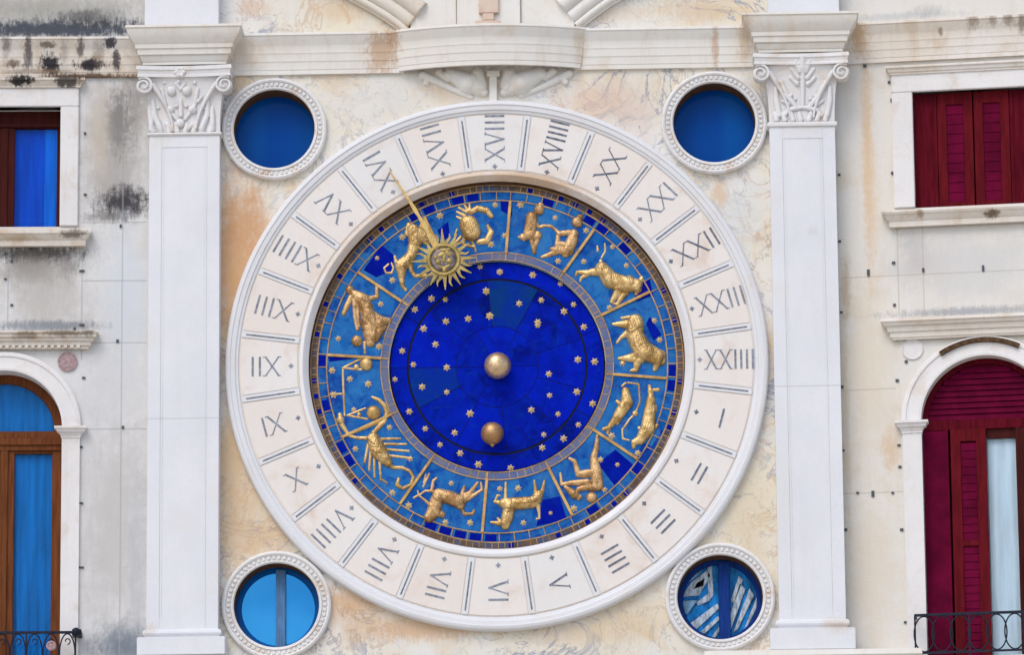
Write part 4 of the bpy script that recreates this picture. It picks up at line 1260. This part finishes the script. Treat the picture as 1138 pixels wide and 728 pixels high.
crop([(780, 200), (872, 257)], inner, 340, 460)
crop([(250, 178), (437, 400), (520, 465), (735, 352), (705, 550), (830, 552), (980, 380), (527, 228)], outer, 340, 460)
crop([(125, 275)], inner, 540, 460)
crop([(163, 377), (190, 552), (327, 503), (445, 480), (580, 235), (665, 258), (600, 385), (768, 200), (635, 112)], outer, 540, 460)
for x, y in inner:
    star(x, y, DD + 0.1, rng.uniform(3.6, 5.0))
for x, y in outer:
    star(x, y, DP, rng.uniform(3.4, 4.8))

# globes
u, v = DIAL.p(553, 406.5, 2)
mb = MB()
mb.ball((u, -2 * S, v), 15 * K, 0.95)
mb.lathe(u, v, [(4 * K, DD), (4 * K, -4)], 20)
mb.build('centre_globe', M['globe'], CLOCK, smooth=True, label='pale bronze globe at the centre of the dial')
u, v = DIAL.p(547, 482, 0)
mb = MB()
mb.ball((u, 0, v), 12.8 * K, 0.95)
mb.lathe(u, v, [(4 * K, DD), (4 * K, -4)], 20)
mb.tube([(u, 0, v - 11.5 * K), (u, 0, v - 15.5 * K)], [4 * K, 0.8 * K], 10)
mb.build('moon_globe', M['globe_dark'], CLOCK, smooth=True, label='dark bronze moon globe below the centre')

# sun hand
SD = 14.5
u, v = DIAL.p(493, 288.5, SD)
mb = MB()
nr = 24
for i in range(nr):
    a = 2 * PI * i / nr + 0.05
    R1 = (34.5 if i % 2 == 0 else 31) * (1 + rng.uniform(-.06, .06))
    wav = i % 2 == 1
    L, Rr = [], []
    for t in range(7):
        q = t / 6
        r = 15 + (R1 - 15) * q
        w = 2.7 * (1 - q) + 0.35
        off = 1.5 * math.sin(q * 2 * PI) if wav else 0
        L.append((u + K * (r * math.cos(a) - (off + w) * math.sin(a)), v + K * (r * math.sin(a) + (off + w) * math.cos(a))))
        Rr.append((u + K * (r * math.cos(a) - (off - w) * math.sin(a)), v + K * (r * math.sin(a) + (off - w) * math.cos(a))))
    mb.prism(L + Rr[::-1], SD - 1.0 + 0.05 * (i % 2), SD + 0.6 + 0.07 * (i % 3))
mb.lathe(u, v, [(13.5 * K, SD - 1.2), (18.7 * K, SD - 1.2), (19.2 * K, SD + 1), (17.8 * K, SD + 2.6), (15.8 * K, SD + 2.6), (14.6 * K, SD + 1)], 64)
mb.lathe(u, v, [(5 * K, DP), (5 * K, SD - 1.5)], 20)
SUNH = mb.build('sun_hand', M['sun_gold'], CLOCK, bevel=0.0, label='golden sunburst hand pointing up to the left')
mb = MB()
mb.lathe(u, v, [(15 * K, SD - 0.8), (15 * K, SD + 0.4), (11 * K, SD + 1.2), (0.0001, SD + 1.8)], 40)
mb.build('sun_disc', simple('tarnished_disc', (0.24, 0.20, 0.19), 0.45, 0.3, 0.6, 25, 0.2), SUNH, smooth=True)
relief(DIAL, SD + 1.2, [[(489, 284, 2.6), (492, 282, 2.4)], [(497, 281, 2.6), (500, 283, 2.2)], [(494, 284, 1.6), (493, 290, 2.2)], [(487, 291, 3)], [(499, 290, 3)], [(488, 296, 1.4), (494, 298, 1.8), (499, 295, 1.4)], [(490, 278, 1.6), (499, 277, 1.6)], [(484, 286, 2)], [(494, 300, 2.4)]],
       0, 0, 1, k=0.55, res=0.35).build('sun_face', M['sun_gold'], SUNH, smooth=True)
mb = MB()
pa = [(486, 277, 2.6), (481, 268, 3.6), (476, 259, 2.0), (471, 249, 3.0), (466, 241, 1.6), (461, 233, 2.4), (455, 223, 1.5), (433, 190, 0.7)]
L, Rr = [], []
for i, (x, y, w) in enumerate(pa):
    a, b = pa[max(i - 1, 0)], pa[min(i + 1, len(pa) - 1)]
    tx, ty = b[0] - a[0], b[1] - a[1]
    Ln = math.hypot(tx, ty)
    L.append(DIAL.p(x - ty / Ln * w, y + tx / Ln * w, SD))
    Rr.append(DIAL.p(x + ty / Ln * w, y - tx / Ln * w, SD))
mb.prism(L + Rr[::-1], SD - 0.6, SD + 1.3)
mb.build('pointer', gold('pointer_gold', (0.66, 0.46, 0.16), (0.50, 0.32, 0.10)), SUNH, bevel=0.003)


# ------------------------------------------------------------------ left building
LB = empty('side_building', LEFT_M, 'soot stained pale grey building with brown framed blue windows, left of the tower', 'building', 'buildings beside the clock tower')
WC = 4.0                                             # both windows share this upright centre line


def copy_part(o, parent):
    c = o.copy()
    COL.objects.link(c)
    c.parent = parent
    return c


fr = LEFT
wx0, wx1 = fr.x(WC - 63, 186), fr.x(67, 186)
wz0, wz1 = fr.z(30, 252), fr.z(30, 119)
acx, azs = fr.p(WC, 476)
ar = (fr.x(69, 476) - acx)
abot = fr.z(30, 860)
ub0, ub1 = fr.x(-150, 400), fr.x(176, 400)
plate('wall', M['wall_left'], [[(ub0, 0), (ub1, 0), (ub1, ZTOP), (ub0, ZTOP)], [(wx0, wz0), (wx1, wz0), (wx1, wz1), (wx0, wz1)], arch_loop(acx, azs, ar, abot)], -40, 0, LB)
mb = MB()
mb.sweep([(ub0, 0), (fr.x(168, 60, 6), 0)], fr.z(70, 38.5, 20), fr.z(70, 85, 5), PROF)
mb.build('cornice', M['cornice_left'], LB, angle=0.4)

# upper window
mb = MB()
sw = 20.5 * S
mb.box(wx1, wx1 + sw, -14, 4.5, wz0, wz1)
mb.box(wx0 - sw, wx0, -14, 4.5, wz0, wz1)
mb.box(wx0 - sw, wx1 + sw, -14, 4.6, wz1, wz1 + 22 * S)
win = mb.build('window', M['trim'], LB, bevel=0.006, label='rectangular window with royal blue panes')
mb = MB()
mb.sweep([(wx0 - sw, 0), (wx0 - sw, 4.7), (wx1 + sw, 4.7), (wx1 + sw, 0)], fr.z(40, 85.5, 12), fr.z(40, 97, 6), [(0, 0), (0, 7), (.25, 7), (.35, 5), (.7, 3.2), (.8, 2), (1, 2), (1, 0)])
mb.build('lintel', M['cornice_left'], win, angle=0.5)
mb = MB()
zt, zb = fr.z(50, 253.5, 16), fr.z(50, 273.5, 8)
e = 23 * S
mb.sweep([(wx0 - e, 0), (wx0 - e, 3), (wx1 + e, 3), (wx1 + e, 0)], zt, zb, [(0, 0), (0, 13), (.12, 13.3), (.3, 13), (.35, 11.2), (.6, 8.5), (.65, 7), (1, 6.4), (1, 0)])
mb.build('sill', M['cornice_left'], win, angle=0.5)
mb = MB()
D0 = -18
mb.box(wx0, wx1, D0 - 6, D0, wz1 - 20 * S, wz1)
mb.box(wx0, wx1, D0 - 6, D0, wz0, wz0 + 4 * S)
for a, b in ((wx1 - 5 * S, wx1), (wx0, wx0 + 5 * S)):
    mb.box(a, b, D0 - 6, D0, wz0 + 4 * S, wz1 - 20 * S)
mm = (wx0 + wx1) / 2
mb.box(mm - 11 * S, mm + 11 * S, D0 - 6, D0 + 1, wz0 + 4 * S, wz1 - 20 * S)
mb.box(mm - 3.5 * S, mm + 3.5 * S, D0 + 1, D0 + 3, wz0 + 4 * S, wz1 - 20 * S)
mb.box(wx0, wx1, D0, D0 + 3, wz1 - 19 * S, wz1 - 15 * S)
mb.build('sash', M['wood_dark'], win, bevel=0.004)
UPPER_PANES = []
for a, b in ((wx0 + 5 * S, mm - 11 * S), (mm + 11 * S, wx1 - 5 * S)):
    mb = MB()
    mb.box(a, b, D0 - 3, D0 - 2, wz0 + 4 * S, wz1 - 20 * S)
    mb.build('pane', M['glass_clear'], win)
    UPPER_PANES.append((a, b))

# arched window
def archivolt(m, cx, zs, r0, r1, d0, d1, n=48):
    m.lathe(cx, zs, [(r1, d0), (r1, d1 - 1.2), (r1 - 2.2 * S, d1), (r1 - 5 * S, d1), (r1 - 5.6 * S, d1 - 1.4), (r0 + 4 * S, d1 - 1.8), (r0 + 2.5 * S, d1 - 1.2), (r0, d1 - 1.6), (r0, d0)], n, 0, PI, closed=True)


def impost(m, x0, x1, z0, z1, dd=4):
    m.sweep([(x0, 0), (x0, dd), (x1, dd), (x1, 0)], z1, z0, [(0, 0), (0, 8), (.2, 8), (.28, 6.2), (.5, 5), (.6, 2.4), (.75, 2), (.8, 1), (1, 1), (1, 0)])


mb = MB()
archivolt(mb, acx, azs, ar, ar + 21 * S, -14, 6)
jw = 20 * S
for sg in (-1, 1):
    a, b = sorted((acx + sg * ar, acx + sg * (ar + jw)))
    mb.box(a, b, -14, 4, abot, azs - 12 * S)
    impost(mb, a, b, azs - 12.2 * S, azs)
AW = mb.build('arched_window', M['trim'], LB, angle=0.5, label='round arched window with brown frame and blue curtains')
mb = MB()
zt, zb = fr.z(50, 368, 14), fr.z(50, 388, 5)
mb.sweep([(acx - ar - 28 * S, 0), (acx - ar - 28 * S, 2), (acx + ar + 25 * S, 2), (acx + ar + 25 * S, 0)], zt, zb, [(0, 0), (0, 15), (.1, 15.2), (.2, 13), (.35, 12.5), (.4, 10), (.55, 9.5), (.6, 7), (.8, 6.5), (.85, 4), (1, 4), (1, 0)])
for i in range(24):
    a = acx - ar - 20 * S + i * 7.2 * S
    if a + 4 * S < acx + ar + 24 * S:
        mb.box(a, a + 3.6 * S, 0, 9, zb + 0.5 * S, zb + 4.2 * S)
mb.build('hood', M['cornice_left'], AW, angle=0.5)
mb = MB()
q = fr.p(75, 402, 2)
mb.lathe(q[0], q[1], [(11 * S, -1), (11 * S, 2.2), (9.5 * S, 2.6), (9 * S, 1.8), (0.0001, 1.8)], 40)
mb.build('roundel', M['porphyry'], AW, angle=0.6)
WD = -20
mb = MB()
mb.lathe(acx, azs, [(ar, WD - 6), (ar, WD), (ar - 9 * S, WD), (ar - 10 * S, WD - 3), (ar - 10 * S, WD - 6)], 48, 0, PI, closed=True)
zt1 = azs - 22 * S
mb.box(acx - ar, acx + ar, WD - 6, WD + 2, zt1, azs)
mb.box(acx - ar, acx + ar, WD + 2, WD + 4, zt1 + 6 * S, zt1 + 14 * S)
for a, b in ((acx - ar, acx - ar + 12 * S), (acx + ar - 12 * S, acx + ar), (acx - 11 * S, acx + 11 * S)):
    mb.box(a, b, WD - 6, WD, abot, zt1)
mb.box(acx - 4 * S, acx + 4 * S, WD, WD + 2.5, abot, zt1)
mb.box(acx - ar + 12 * S, acx + ar - 12 * S, WD - 6, WD - 1, zt1 - 3 * S, zt1)
mb.build('sash', M['wood_brown'], AW, bevel=0.004)
mb = MB()
n = 40
pts = [(acx + (ar - 10 * S) * math.cos(PI * i / n), azs + (ar - 10 * S) * math.sin(PI * i / n)) for i in range(n + 1)]
mb.prism(pts, WD - 5, WD - 4)
mb.build('pane', M['glass_clear'], AW)
for a, b in ((acx - ar + 12 * S, acx - 11 * S), (acx + 11 * S, acx + ar - 12 * S)):
    mb = MB()
    mb.box(a, b, WD - 5, WD - 4, abot, zt1 - 3 * S)
    mb.build('pane', M['glass_clear'], AW)


def curtain(x0, x1, z0, z1, d, amp, waves, skew, name, mat, parent):
    m = MB()
    nx, nz = 70, 14
    vs = []
    for j in range(nz + 1):
        for i in range(nx + 1):
            t, w = i / nx, j / nz
            ph = t * waves * 2 * PI + skew * w + 1.3 * math.sin(t * 7)
            vs.append((x0 + (x1 - x0) * t, -(d + amp * math.sin(ph) * (0.4 + 0.6 * (1 - w))) * S, z0 + (z1 - z0) * w))
    fs = [(j * (nx + 1) + i, j * (nx + 1) + i + 1, (j + 1) * (nx + 1) + i + 1, (j + 1) * (nx + 1) + i) for j in range(nz) for i in range(nx)]
    m.add(vs, fs)
    return m.build(name, mat, parent, smooth=True)


M['curtain_royal'] = simple('royal_blue_cloth', (0.0015, 0.085, 0.62), 0.8, var=0.25, scale=3, stretch=(6, 6, 0.5))
M['curtain_edge'] = simple('light_blue_cloth', (0.006, 0.185, 0.80), 0.8, var=0.2, scale=3, stretch=(6, 6, 0.5))
for a, b in UPPER_PANES:
    curtain(a - 3 * S, b + 3 * S, wz0, wz1 - 16 * S, D0 - 7, 0.6, 5, 2.0, 'curtain', M['curtain_royal'], win)
    curtain(b - 14 * S, b + 3 * S, wz0, wz1 - 16 * S, D0 - 5, 0.6, 2, 3.0, 'curtain', M['curtain_edge'], win)
curtain(acx - ar, acx + ar, abot, azs + ar, WD - 8, 1.9, 13, 5.0, 'curtain', M['curtain_blue'], AW)

# small iron clamps holding the facing slabs
clamp0 = None


def clamp(frm, building, px, py, w=4.5, h=3.0):
    global clamp0
    u, v = frm.p(px, py, 1)
    if clamp0 is None:
        m = MB()
        m.box(-0.5 * S, 0.5 * S, -0.5, 1.6, -0.5 * S, 0.5 * S)
        clamp0 = m.build('iron_clamp', M['clamp'], building)
        o = clamp0
    else:
        o = copy_part(clamp0, building)
    o.location = (u, 0, v)
    o.scale = (w * 0.72, 1.0, h * 0.72)


for q in [(94.5, 148, 3, 4), (94.6, 216), (134, 251, 3, 5), (13, 290, 3, 4), (6, 310, 4, 2.5), (91, 301, 8, 3), (13, 339), (91, 361, 8, 3), (83, 367, 3, 9), (130.5, 379, 4, 4.5), (93, 420, 5, 3), (136.5, 475, 3.5, 4), (89, 497, 8, 3), (89, 559.5, 9, 2.6), (89, 631, 11, 2.6), (75, 665, 3, 6), (78, 719, 3.5, 3.5), (6, 282, 3, 4), (60, 262, 3, 4), (76, 160, 3, 5)]:
    if q[0] == 60:
        continue
    clamp(LEFT, LB, *q)

# ------------------------------------------------------------------ right building
RB = empty('side_building', RIGHT_M, 'cream stucco building with maroon shutters, right of the tower', 'building', 'buildings beside the clock tower')
fr = RIGHT
RC = 1096.0
racx, razs = fr.p(RC, 466)
rar = racx - fr.x(1024, 466)
rbot = fr.z(1090, 860)
rx0 = fr.x(1015.5, 165)
rx1 = 2 * fr.x(1082, 165) - rx0
rz0, rz1 = fr.z(1030, 230.5), fr.z(1030, 102)
ua, ub = fr.x(922, 400), fr.x(1330, 400)
plate('wall', M['wall_right'], [[(ua, 0), (ub, 0), (ub, ZTOP), (ua, ZTOP)], [(rx0, rz0), (rx1, rz0), (rx1, rz1), (rx0, rz1)], arch_loop(racx, razs, rar, rbot)], -40, 0, RB)
mb = MB()
mb.sweep([(fr.x(934, 46, 6), 0), (ub, 0)], fr.z(1040, 18.5, 20), fr.z(1040, 65.5, 5), PROF)
mb.build('cornice', M['cornice_right'], RB, angle=0.4)
mb = MB()
sw = 23 * S
mb.box(rx0 - sw, rx0, -14, 4.5, rz0, rz1)
mb.box(rx1, rx1 + sw, -14, 4.5, rz0, rz1)
mb.box(rx0 - sw, rx1 + sw, -14, 4.6, rz1, rz1 + 21 * S)
win = mb.build('window', M['trim'], RB, bevel=0.006, label='rectangular window closed by maroon shutters')
mb = MB()
mb.sweep([(rx0 - sw, 0), (rx0 - sw, 4.7), (rx1 + sw, 4.7), (rx1 + sw, 0)], fr.z(1030, 70.5, 12), fr.z(1030, 81, 6), [(0, 0), (0, 6), (.25, 6), (.35, 4), (.7, 3.2), (.8, 1.5), (1, 1.5), (1, 0)])
mb.build('lintel', M['cornice_right'], win, angle=0.5)
mb = MB()
mb.sweep([(rx0 - 24 * S, 0), (rx0 - 24 * S, 3), (rx1 + 24 * S, 3), (rx1 + 24 * S, 0)], fr.z(1020, 232, 16), fr.z(1020, 251, 8), [(0, 0), (0, 13), (.12, 13.3), (.25, 12), (.3, 10.2), (.6, 7), (.65, 5.5), (1, 5), (1, 0)])
mb.build('sill', M['cornice_right'], win, angle=0.5)


def shutter(x0, x1, z0, z1, d, stile, parent, mat, slat_from=None, plain=False, name='shutter', pitch=13.5):
    m = MB()
    th = 4
    if plain:
        m.box(x0, x1, d - th, d - 0.8, z0, z1)
        m.box(x0, x0 + 4 * S, d - th, d, z0, z1)
        m.box(x1 - 4 * S, x1, d - th, d, z0, z1)
        return m.build(name, mat, parent, bevel=0.003)
    rail = 7 * S
    m.box(x0, x0 + stile * S, d - th, d, z0, z1)
    m.box(x1 - stile * S, x1, d - th, d, z0, z1)
    m.box(x0 + stile * S, x1 - stile * S, d - th, d, z1 - 2 * rail, z1)
    m.box(x0 + stile * S, x1 - stile * S, d - th, d, z0, z0 + rail)
    o = m.build(name, mat, parent, bevel=0.003)
    return o


def slats(x0, x1, z0, z1, d, pitch, mat, parent):
    m = MB()
    n = max(1, int((z1 - z0) / (pitch * S)))
    h = (z1 - z0) / n
    for i in range(n):
        a, b = z0 + i * h, z0 + (i + 1) * h
        vs = []
        for x in (x0, x1):
            vs += [(x, -(d - 0.6) * S, a), (x, -(d - 1.15) * S, b - 0.4 * S), (x, -(d - 2.6) * S, b - 0.4 * S), (x, -(d - 3.2) * S, a)]
        m.add(vs, [(0, 1, 5, 4), (1, 2, 6, 5), (2, 3, 7, 6), (3, 0, 4, 7), (0, 3, 2, 1), (4, 5, 6, 7)])
    m.box(x0, x1, d - 4.2, d - 3.4, z0, z1)
    return m.build('slats', mat, parent)


DS = -7
room_back = MB()
room_back.box(rx0 - 4 * S, rx1 + 4 * S, -34, -30, rz0, rz1)
room_back.build('backing', M['wood_dark'], win)
for sg in (-1, 1):
    def X(a):                                       # a: distance from the jamb towards the middle, survey units
        return rx0 + a * S if sg < 0 else rx1 - a * S
    a, b = sorted((X(0), X(26)))
    shutter(a, b, rz0, rz1, DS, 4, win, M['maroon'], plain=True)
    a, b = sorted((X(26.6), X(66.0)))
    shutter(a, b, rz0, rz1, DS, 10, win, M['maroon_red'])
    slats(a + 10 * S, b - 10 * S, rz0 + 7 * S, rz1 - 14 * S, DS - 0.6, 10.5, M['maroon_slat'], win)

# arched window with louvred head
mb = MB()
archivolt(mb, racx, razs, rar, rar + 22 * S, -14, 6)
for sg in (-1, 1):
    a, b = sorted((racx + sg * rar, racx + sg * (rar + 21 * S)))
    mb.box(a, b, -14, 4, rbot, razs - 13 * S)
    impost(mb, a, b, razs - 13.2 * S, razs)
AR = mb.build('arched_window', M['trim'], RB, angle=0.5, label='round arched window with maroon louvres and one pale pane')
mb = MB()
zt, zb = fr.z(1010, 353, 16), fr.z(1010, 377, 6)
mb.sweep([(racx - rar - 26 * S, 0), (racx - rar - 26 * S, 2), (racx + rar + 26 * S, 2), (racx + rar + 26 * S, 0)], zt, zb, PROF_S)
mb.build('hood', M['cornice_right'], AR, angle=0.5)
mb = MB()
q = fr.p(1014, 388, 2)
mb.lathe(q[0], q[1], [(12 * S, -1), (12 * S, 1.6), (11 * S, 2.2), (10 * S, 1.2), (0.0001, 1.2)], 40)
mb.build('roundel', M['trim'], AR, angle=0.6)
mb = MB()
mb.lathe(racx, razs, [(rar + 20 * S, 4), (rar + 20 * S, 7.4), (rar + 15 * S, 8.2), (rar + 14.5 * S, 4)], 30, math.radians(64), math.radians(123), closed=True)
mb.build('soot_crust', simple('brown_crust', (0.10, 0.06, 0.035), 0.9, var=0.5, scale=20, bump=0.5), AR)  # dark arc modelled as the shadow at the arch crown
# louvred half-round
mb = MB()
DL = -12
mb.lathe(racx, razs, [(rar, DL - 5), (rar, DL), (rar - 6 * S, DL), (rar - 6 * S, DL - 5)], 48, 0, PI, closed=True)
mb.box(racx - rar, racx + rar, DL - 5, DL, razs - 8 * S, razs + 3 * S)
fan = mb.build('fanlight_frame', M['maroon'], AR)
m = MB()
rr = rar - 5.5 * S
zz = razs + 3 * S
pt = 6.6 * S
while zz + pt < razs + rr:
    hw = math.sqrt(max(0.0, rr * rr - (zz + pt * 0.6 - razs) ** 2))
    vs = []
    for x in (racx - hw, racx + hw):
        vs += [(x, -(DL - 0.3) * S, zz), (x, -(DL - 1.9) * S, zz + pt * 0.9), (x, -(DL - 3.6) * S, zz + pt * 0.9), (x, -(DL - 3.6) * S, zz)]
    m.add(vs, [(0, 1, 5, 4), (1, 2, 6, 5), (2, 3, 7, 6), (3, 0, 4, 7), (0, 3, 2, 1), (4, 5, 6, 7)])
    zz += pt
m.prism([(racx + rr * math.cos(PI * i / 30), razs + rr * math.sin(PI * i / 30)) for i in range(31)], DL - 5, DL - 4)
m.build('louvres', M['maroon_slat'], AR)
ztop = razs - 8 * S
xj = racx - rar
shutter(xj, xj + 28 * S, rbot, ztop, DL, 5, AR, M['maroon_slat'], plain=True)
a, b = xj + 30.5 * S, xj + 70 * S
sh = shutter(a, b, rbot, ztop, DL + 2.2, 11, AR, M['maroon_red'])
m = MB()
zc = fr.z(1075, 604, -10)
for z0, z1 in ((rbot + 8 * S, zc - 3 * S), (zc + 3 * S, ztop - 15 * S)):
    slats(a + 11 * S, b - 11 * S, z0, z1, DL + 1.4, 8.5, M['maroon_slat'], AR)
m.box(a + 11 * S, b - 11 * S, DL - 1.6, DL + 2.1, zc - 3 * S, zc + 3 * S)
m.build('rail', M['maroon_red'], AR)
# pale pane beside the open leaf
m = MB()
m.prism(arch_loop(racx, razs, rar + 3 * S, rbot, 30), -38, -34)
m.build('backing', M['wood_dark'], AR)
pa, pb = fr.x(1099, 560, -16), fr.x(1131, 560, -16)
zt3 = fr.z(1115, 487, -16)
m = MB()
m.box(b + 0.5 * S, pa, DL - 8, DL - 3, rbot, ztop)
m.box(pa, pb, DL - 8, DL - 3, zt3, ztop)
m.build('sash', M['wood_dark'], AR, bevel=0.004)
m = MB()
m.box(pa, pb, DL - 7, DL - 6, rbot, zt3)
m.build('pane', M['glass_clear'], AR)
curtain(pa - 4 * S, pb + 4 * S, rbot, zt3 + 4 * S, DL - 9, 0.6, 3, 2.0, 'curtain', M['curtain_white'], AR)
shutter(pb, racx + rar - 29 * S, rbot, ztop, DL, 5, AR, M['wood_dark'], plain=True)
shutter(racx + rar - 28 * S, racx + rar, rbot, ztop, DL, 5, AR, M['maroon'], plain=True)

for q in [(932.5, 194), (933, 268), (935, 347, 4, 3), (936, 430, 4, 4), (937.5, 501, 3, 3), (992, 192, 5, 4), (993, 292, 5, 4), (994, 339, 4, 4), (965, 303, 4, 10), (1026, 300, 3.5, 6), (1092.5, 298, 3.5, 9), (999, 495, 5, 3), (1000, 519, 5, 3), (997, 423, 5, 4), (970, 549, 4.5, 9), (953, 548, 4, 3), (992, 548, 4, 3), (940, 589, 4, 4), (1002, 589, 5, 4), (1006, 692, 4, 3),
          (961, 73, 5, 4), (988, 91, 4, 4), (991, 111, 4, 5), (1000, 157, 5, 5), (1007, 402, 4.5, 4)]:
    clamp(RIGHT, RB, *q)

# balcony floors below the arched windows
for frm, bld, cx, r_, py, mt in ((LEFT, LB, acx, ar, 752, 'cornice_left'), (RIGHT, RB, racx, rar, 729, 'cornice_right')):
    m = MB()
    z1 = frm.z(60 if bld is LB else 1080, py, 30)
    m.sweep([(cx - r_ - 14 * S, -40), (cx - r_ - 14 * S, 0), (cx + r_ + 14 * S, 0), (cx + r_ + 14 * S, -40)], z1, z1 - 18 * S, [(0, 0), (0, 26), (.3, 26.5), (.4, 23), (1, 20), (1, 0)])
    m.build('balcony_slab', M[mt], bld, angle=0.5)

# ------------------------------------------------------------------ railings
def railing(frm, Mx, x0, x1, ytop, ybot, label, period, oval, finial):
    zt, zb = frm.z((x0 + x1) / 2, ytop, 22), frm.z((x0 + x1) / 2, ybot, 22)
    ux0, ux1 = frm.x(x0, ytop, 22), frm.x(x1, ytop, 22)
    R = empty('balcony_railing', Mx @ Matrix.Translation(((ux0 + ux1) / 2, -22 * S, zb)), label, 'railing', 'iron balcony railings')
    cxm = (ux0 + ux1) / 2
    half = (ux1 - ux0) / 2
    h = zt - zb
    m = MB()
    m.box(-half, half, -1.2, 1.2, h - 1.6 * S, h + 1.2 * S)
    for sg in (-1, 1):
        m.box(sg * half - 1.0 * S, sg * half + 1.0 * S, -22, -1.2, h - 1.5 * S, h + 1.1 * S)
    m.build('top_rail', M['iron'], R)
    m = MB()
    m.box(-half, half, -1.0, 1.0, 1 * S, 3.2 * S)
    m.build('bottom_rail', M['iron'], R)
    first = None
    n = int(round(2 * half / (period * S)))
    st = 2 * half / n
    for i in range(n + 1):
        if first is None:
            m = MB()
            m.box(-0.9 * S, 0.9 * S, -1.1, 1.1, -2 * S, h - 1.6 * S)
            first = m.build('post', M['iron'], R)
            o = first
        elif i % 3 == 0 or i == n:
            o = copy_part(first, R)
        else:
            continue
        o.location = (-half + i * st, 0, 0)
    ov = None
    for i in range(n):
        if ov is None:
            m = MB()
            hw, hz = st * oval / 2, (h - 5 * S) / 2
            pts = [(hw * math.cos(2 * PI * t / 28), 0, hz * math.sin(2 * PI * t / 28)) for t in range(29)]
            m.tube(pts, 0.8 * S, 6, caps=False)
            for sz in (-1, 1):                           # small curls inside each ring
                pts = []
                for t in range(16):
                    a = t / 15 * 1.6 * PI
                    rr = hw * 0.45 * (1 - 0.5 * t / 15)
                    pts.append((rr * math.sin(a), 0.0, sz * (hz * 0.62 - rr * math.cos(a))))
                if finial:
                    m.tube(pts, 0.7 * S, 5)
            ov = m.build('ring_scroll', M['iron'], R, smooth=True)
            o = ov
        else:
            o = copy_part(ov, R)
        o.location = (-half + (i + 0.5) * st, 0, h / 2 + 0.8 * S)
    if finial:
        m = MB()
        m.ball((half + 0.5 * S, 0, h + 0.5 * S), 4.6 * S)
        m.box(half - 4 * S, half + 6 * S, -22, -1.3, h - 3 * S, h + 3.5 * S)
        m.build('wall_bracket', M['iron'], R, angle=0.6)
        m = MB()
        rx = frm.x(57, 718, 22) - cxm
        m.lathe(rx, frm.z(57, 718, 24) - zb, [(5.4 * S, -0.5), (5.4 * S, 1.8), (4 * S, 2.6), (3 * S, 1.2), (1.2 * S, 1.4), (0.0001, 2.2)], 24)
        m.build('rosette', M['porphyry'], R, angle=0.6)
    return R


railing(LEFT, LEFT_M, -80, 84, 703.5, 752, 'black wrought iron balcony railing with round rosette in front of the brown arched window', 19, 0.94, True)
railing(RIGHT, RIGHT_M, 1016.5, 1178, 681.5, 726, 'dark wrought iron balcony railing of overlapping rings in front of the maroon shutters', 19.5, 1.12, False)
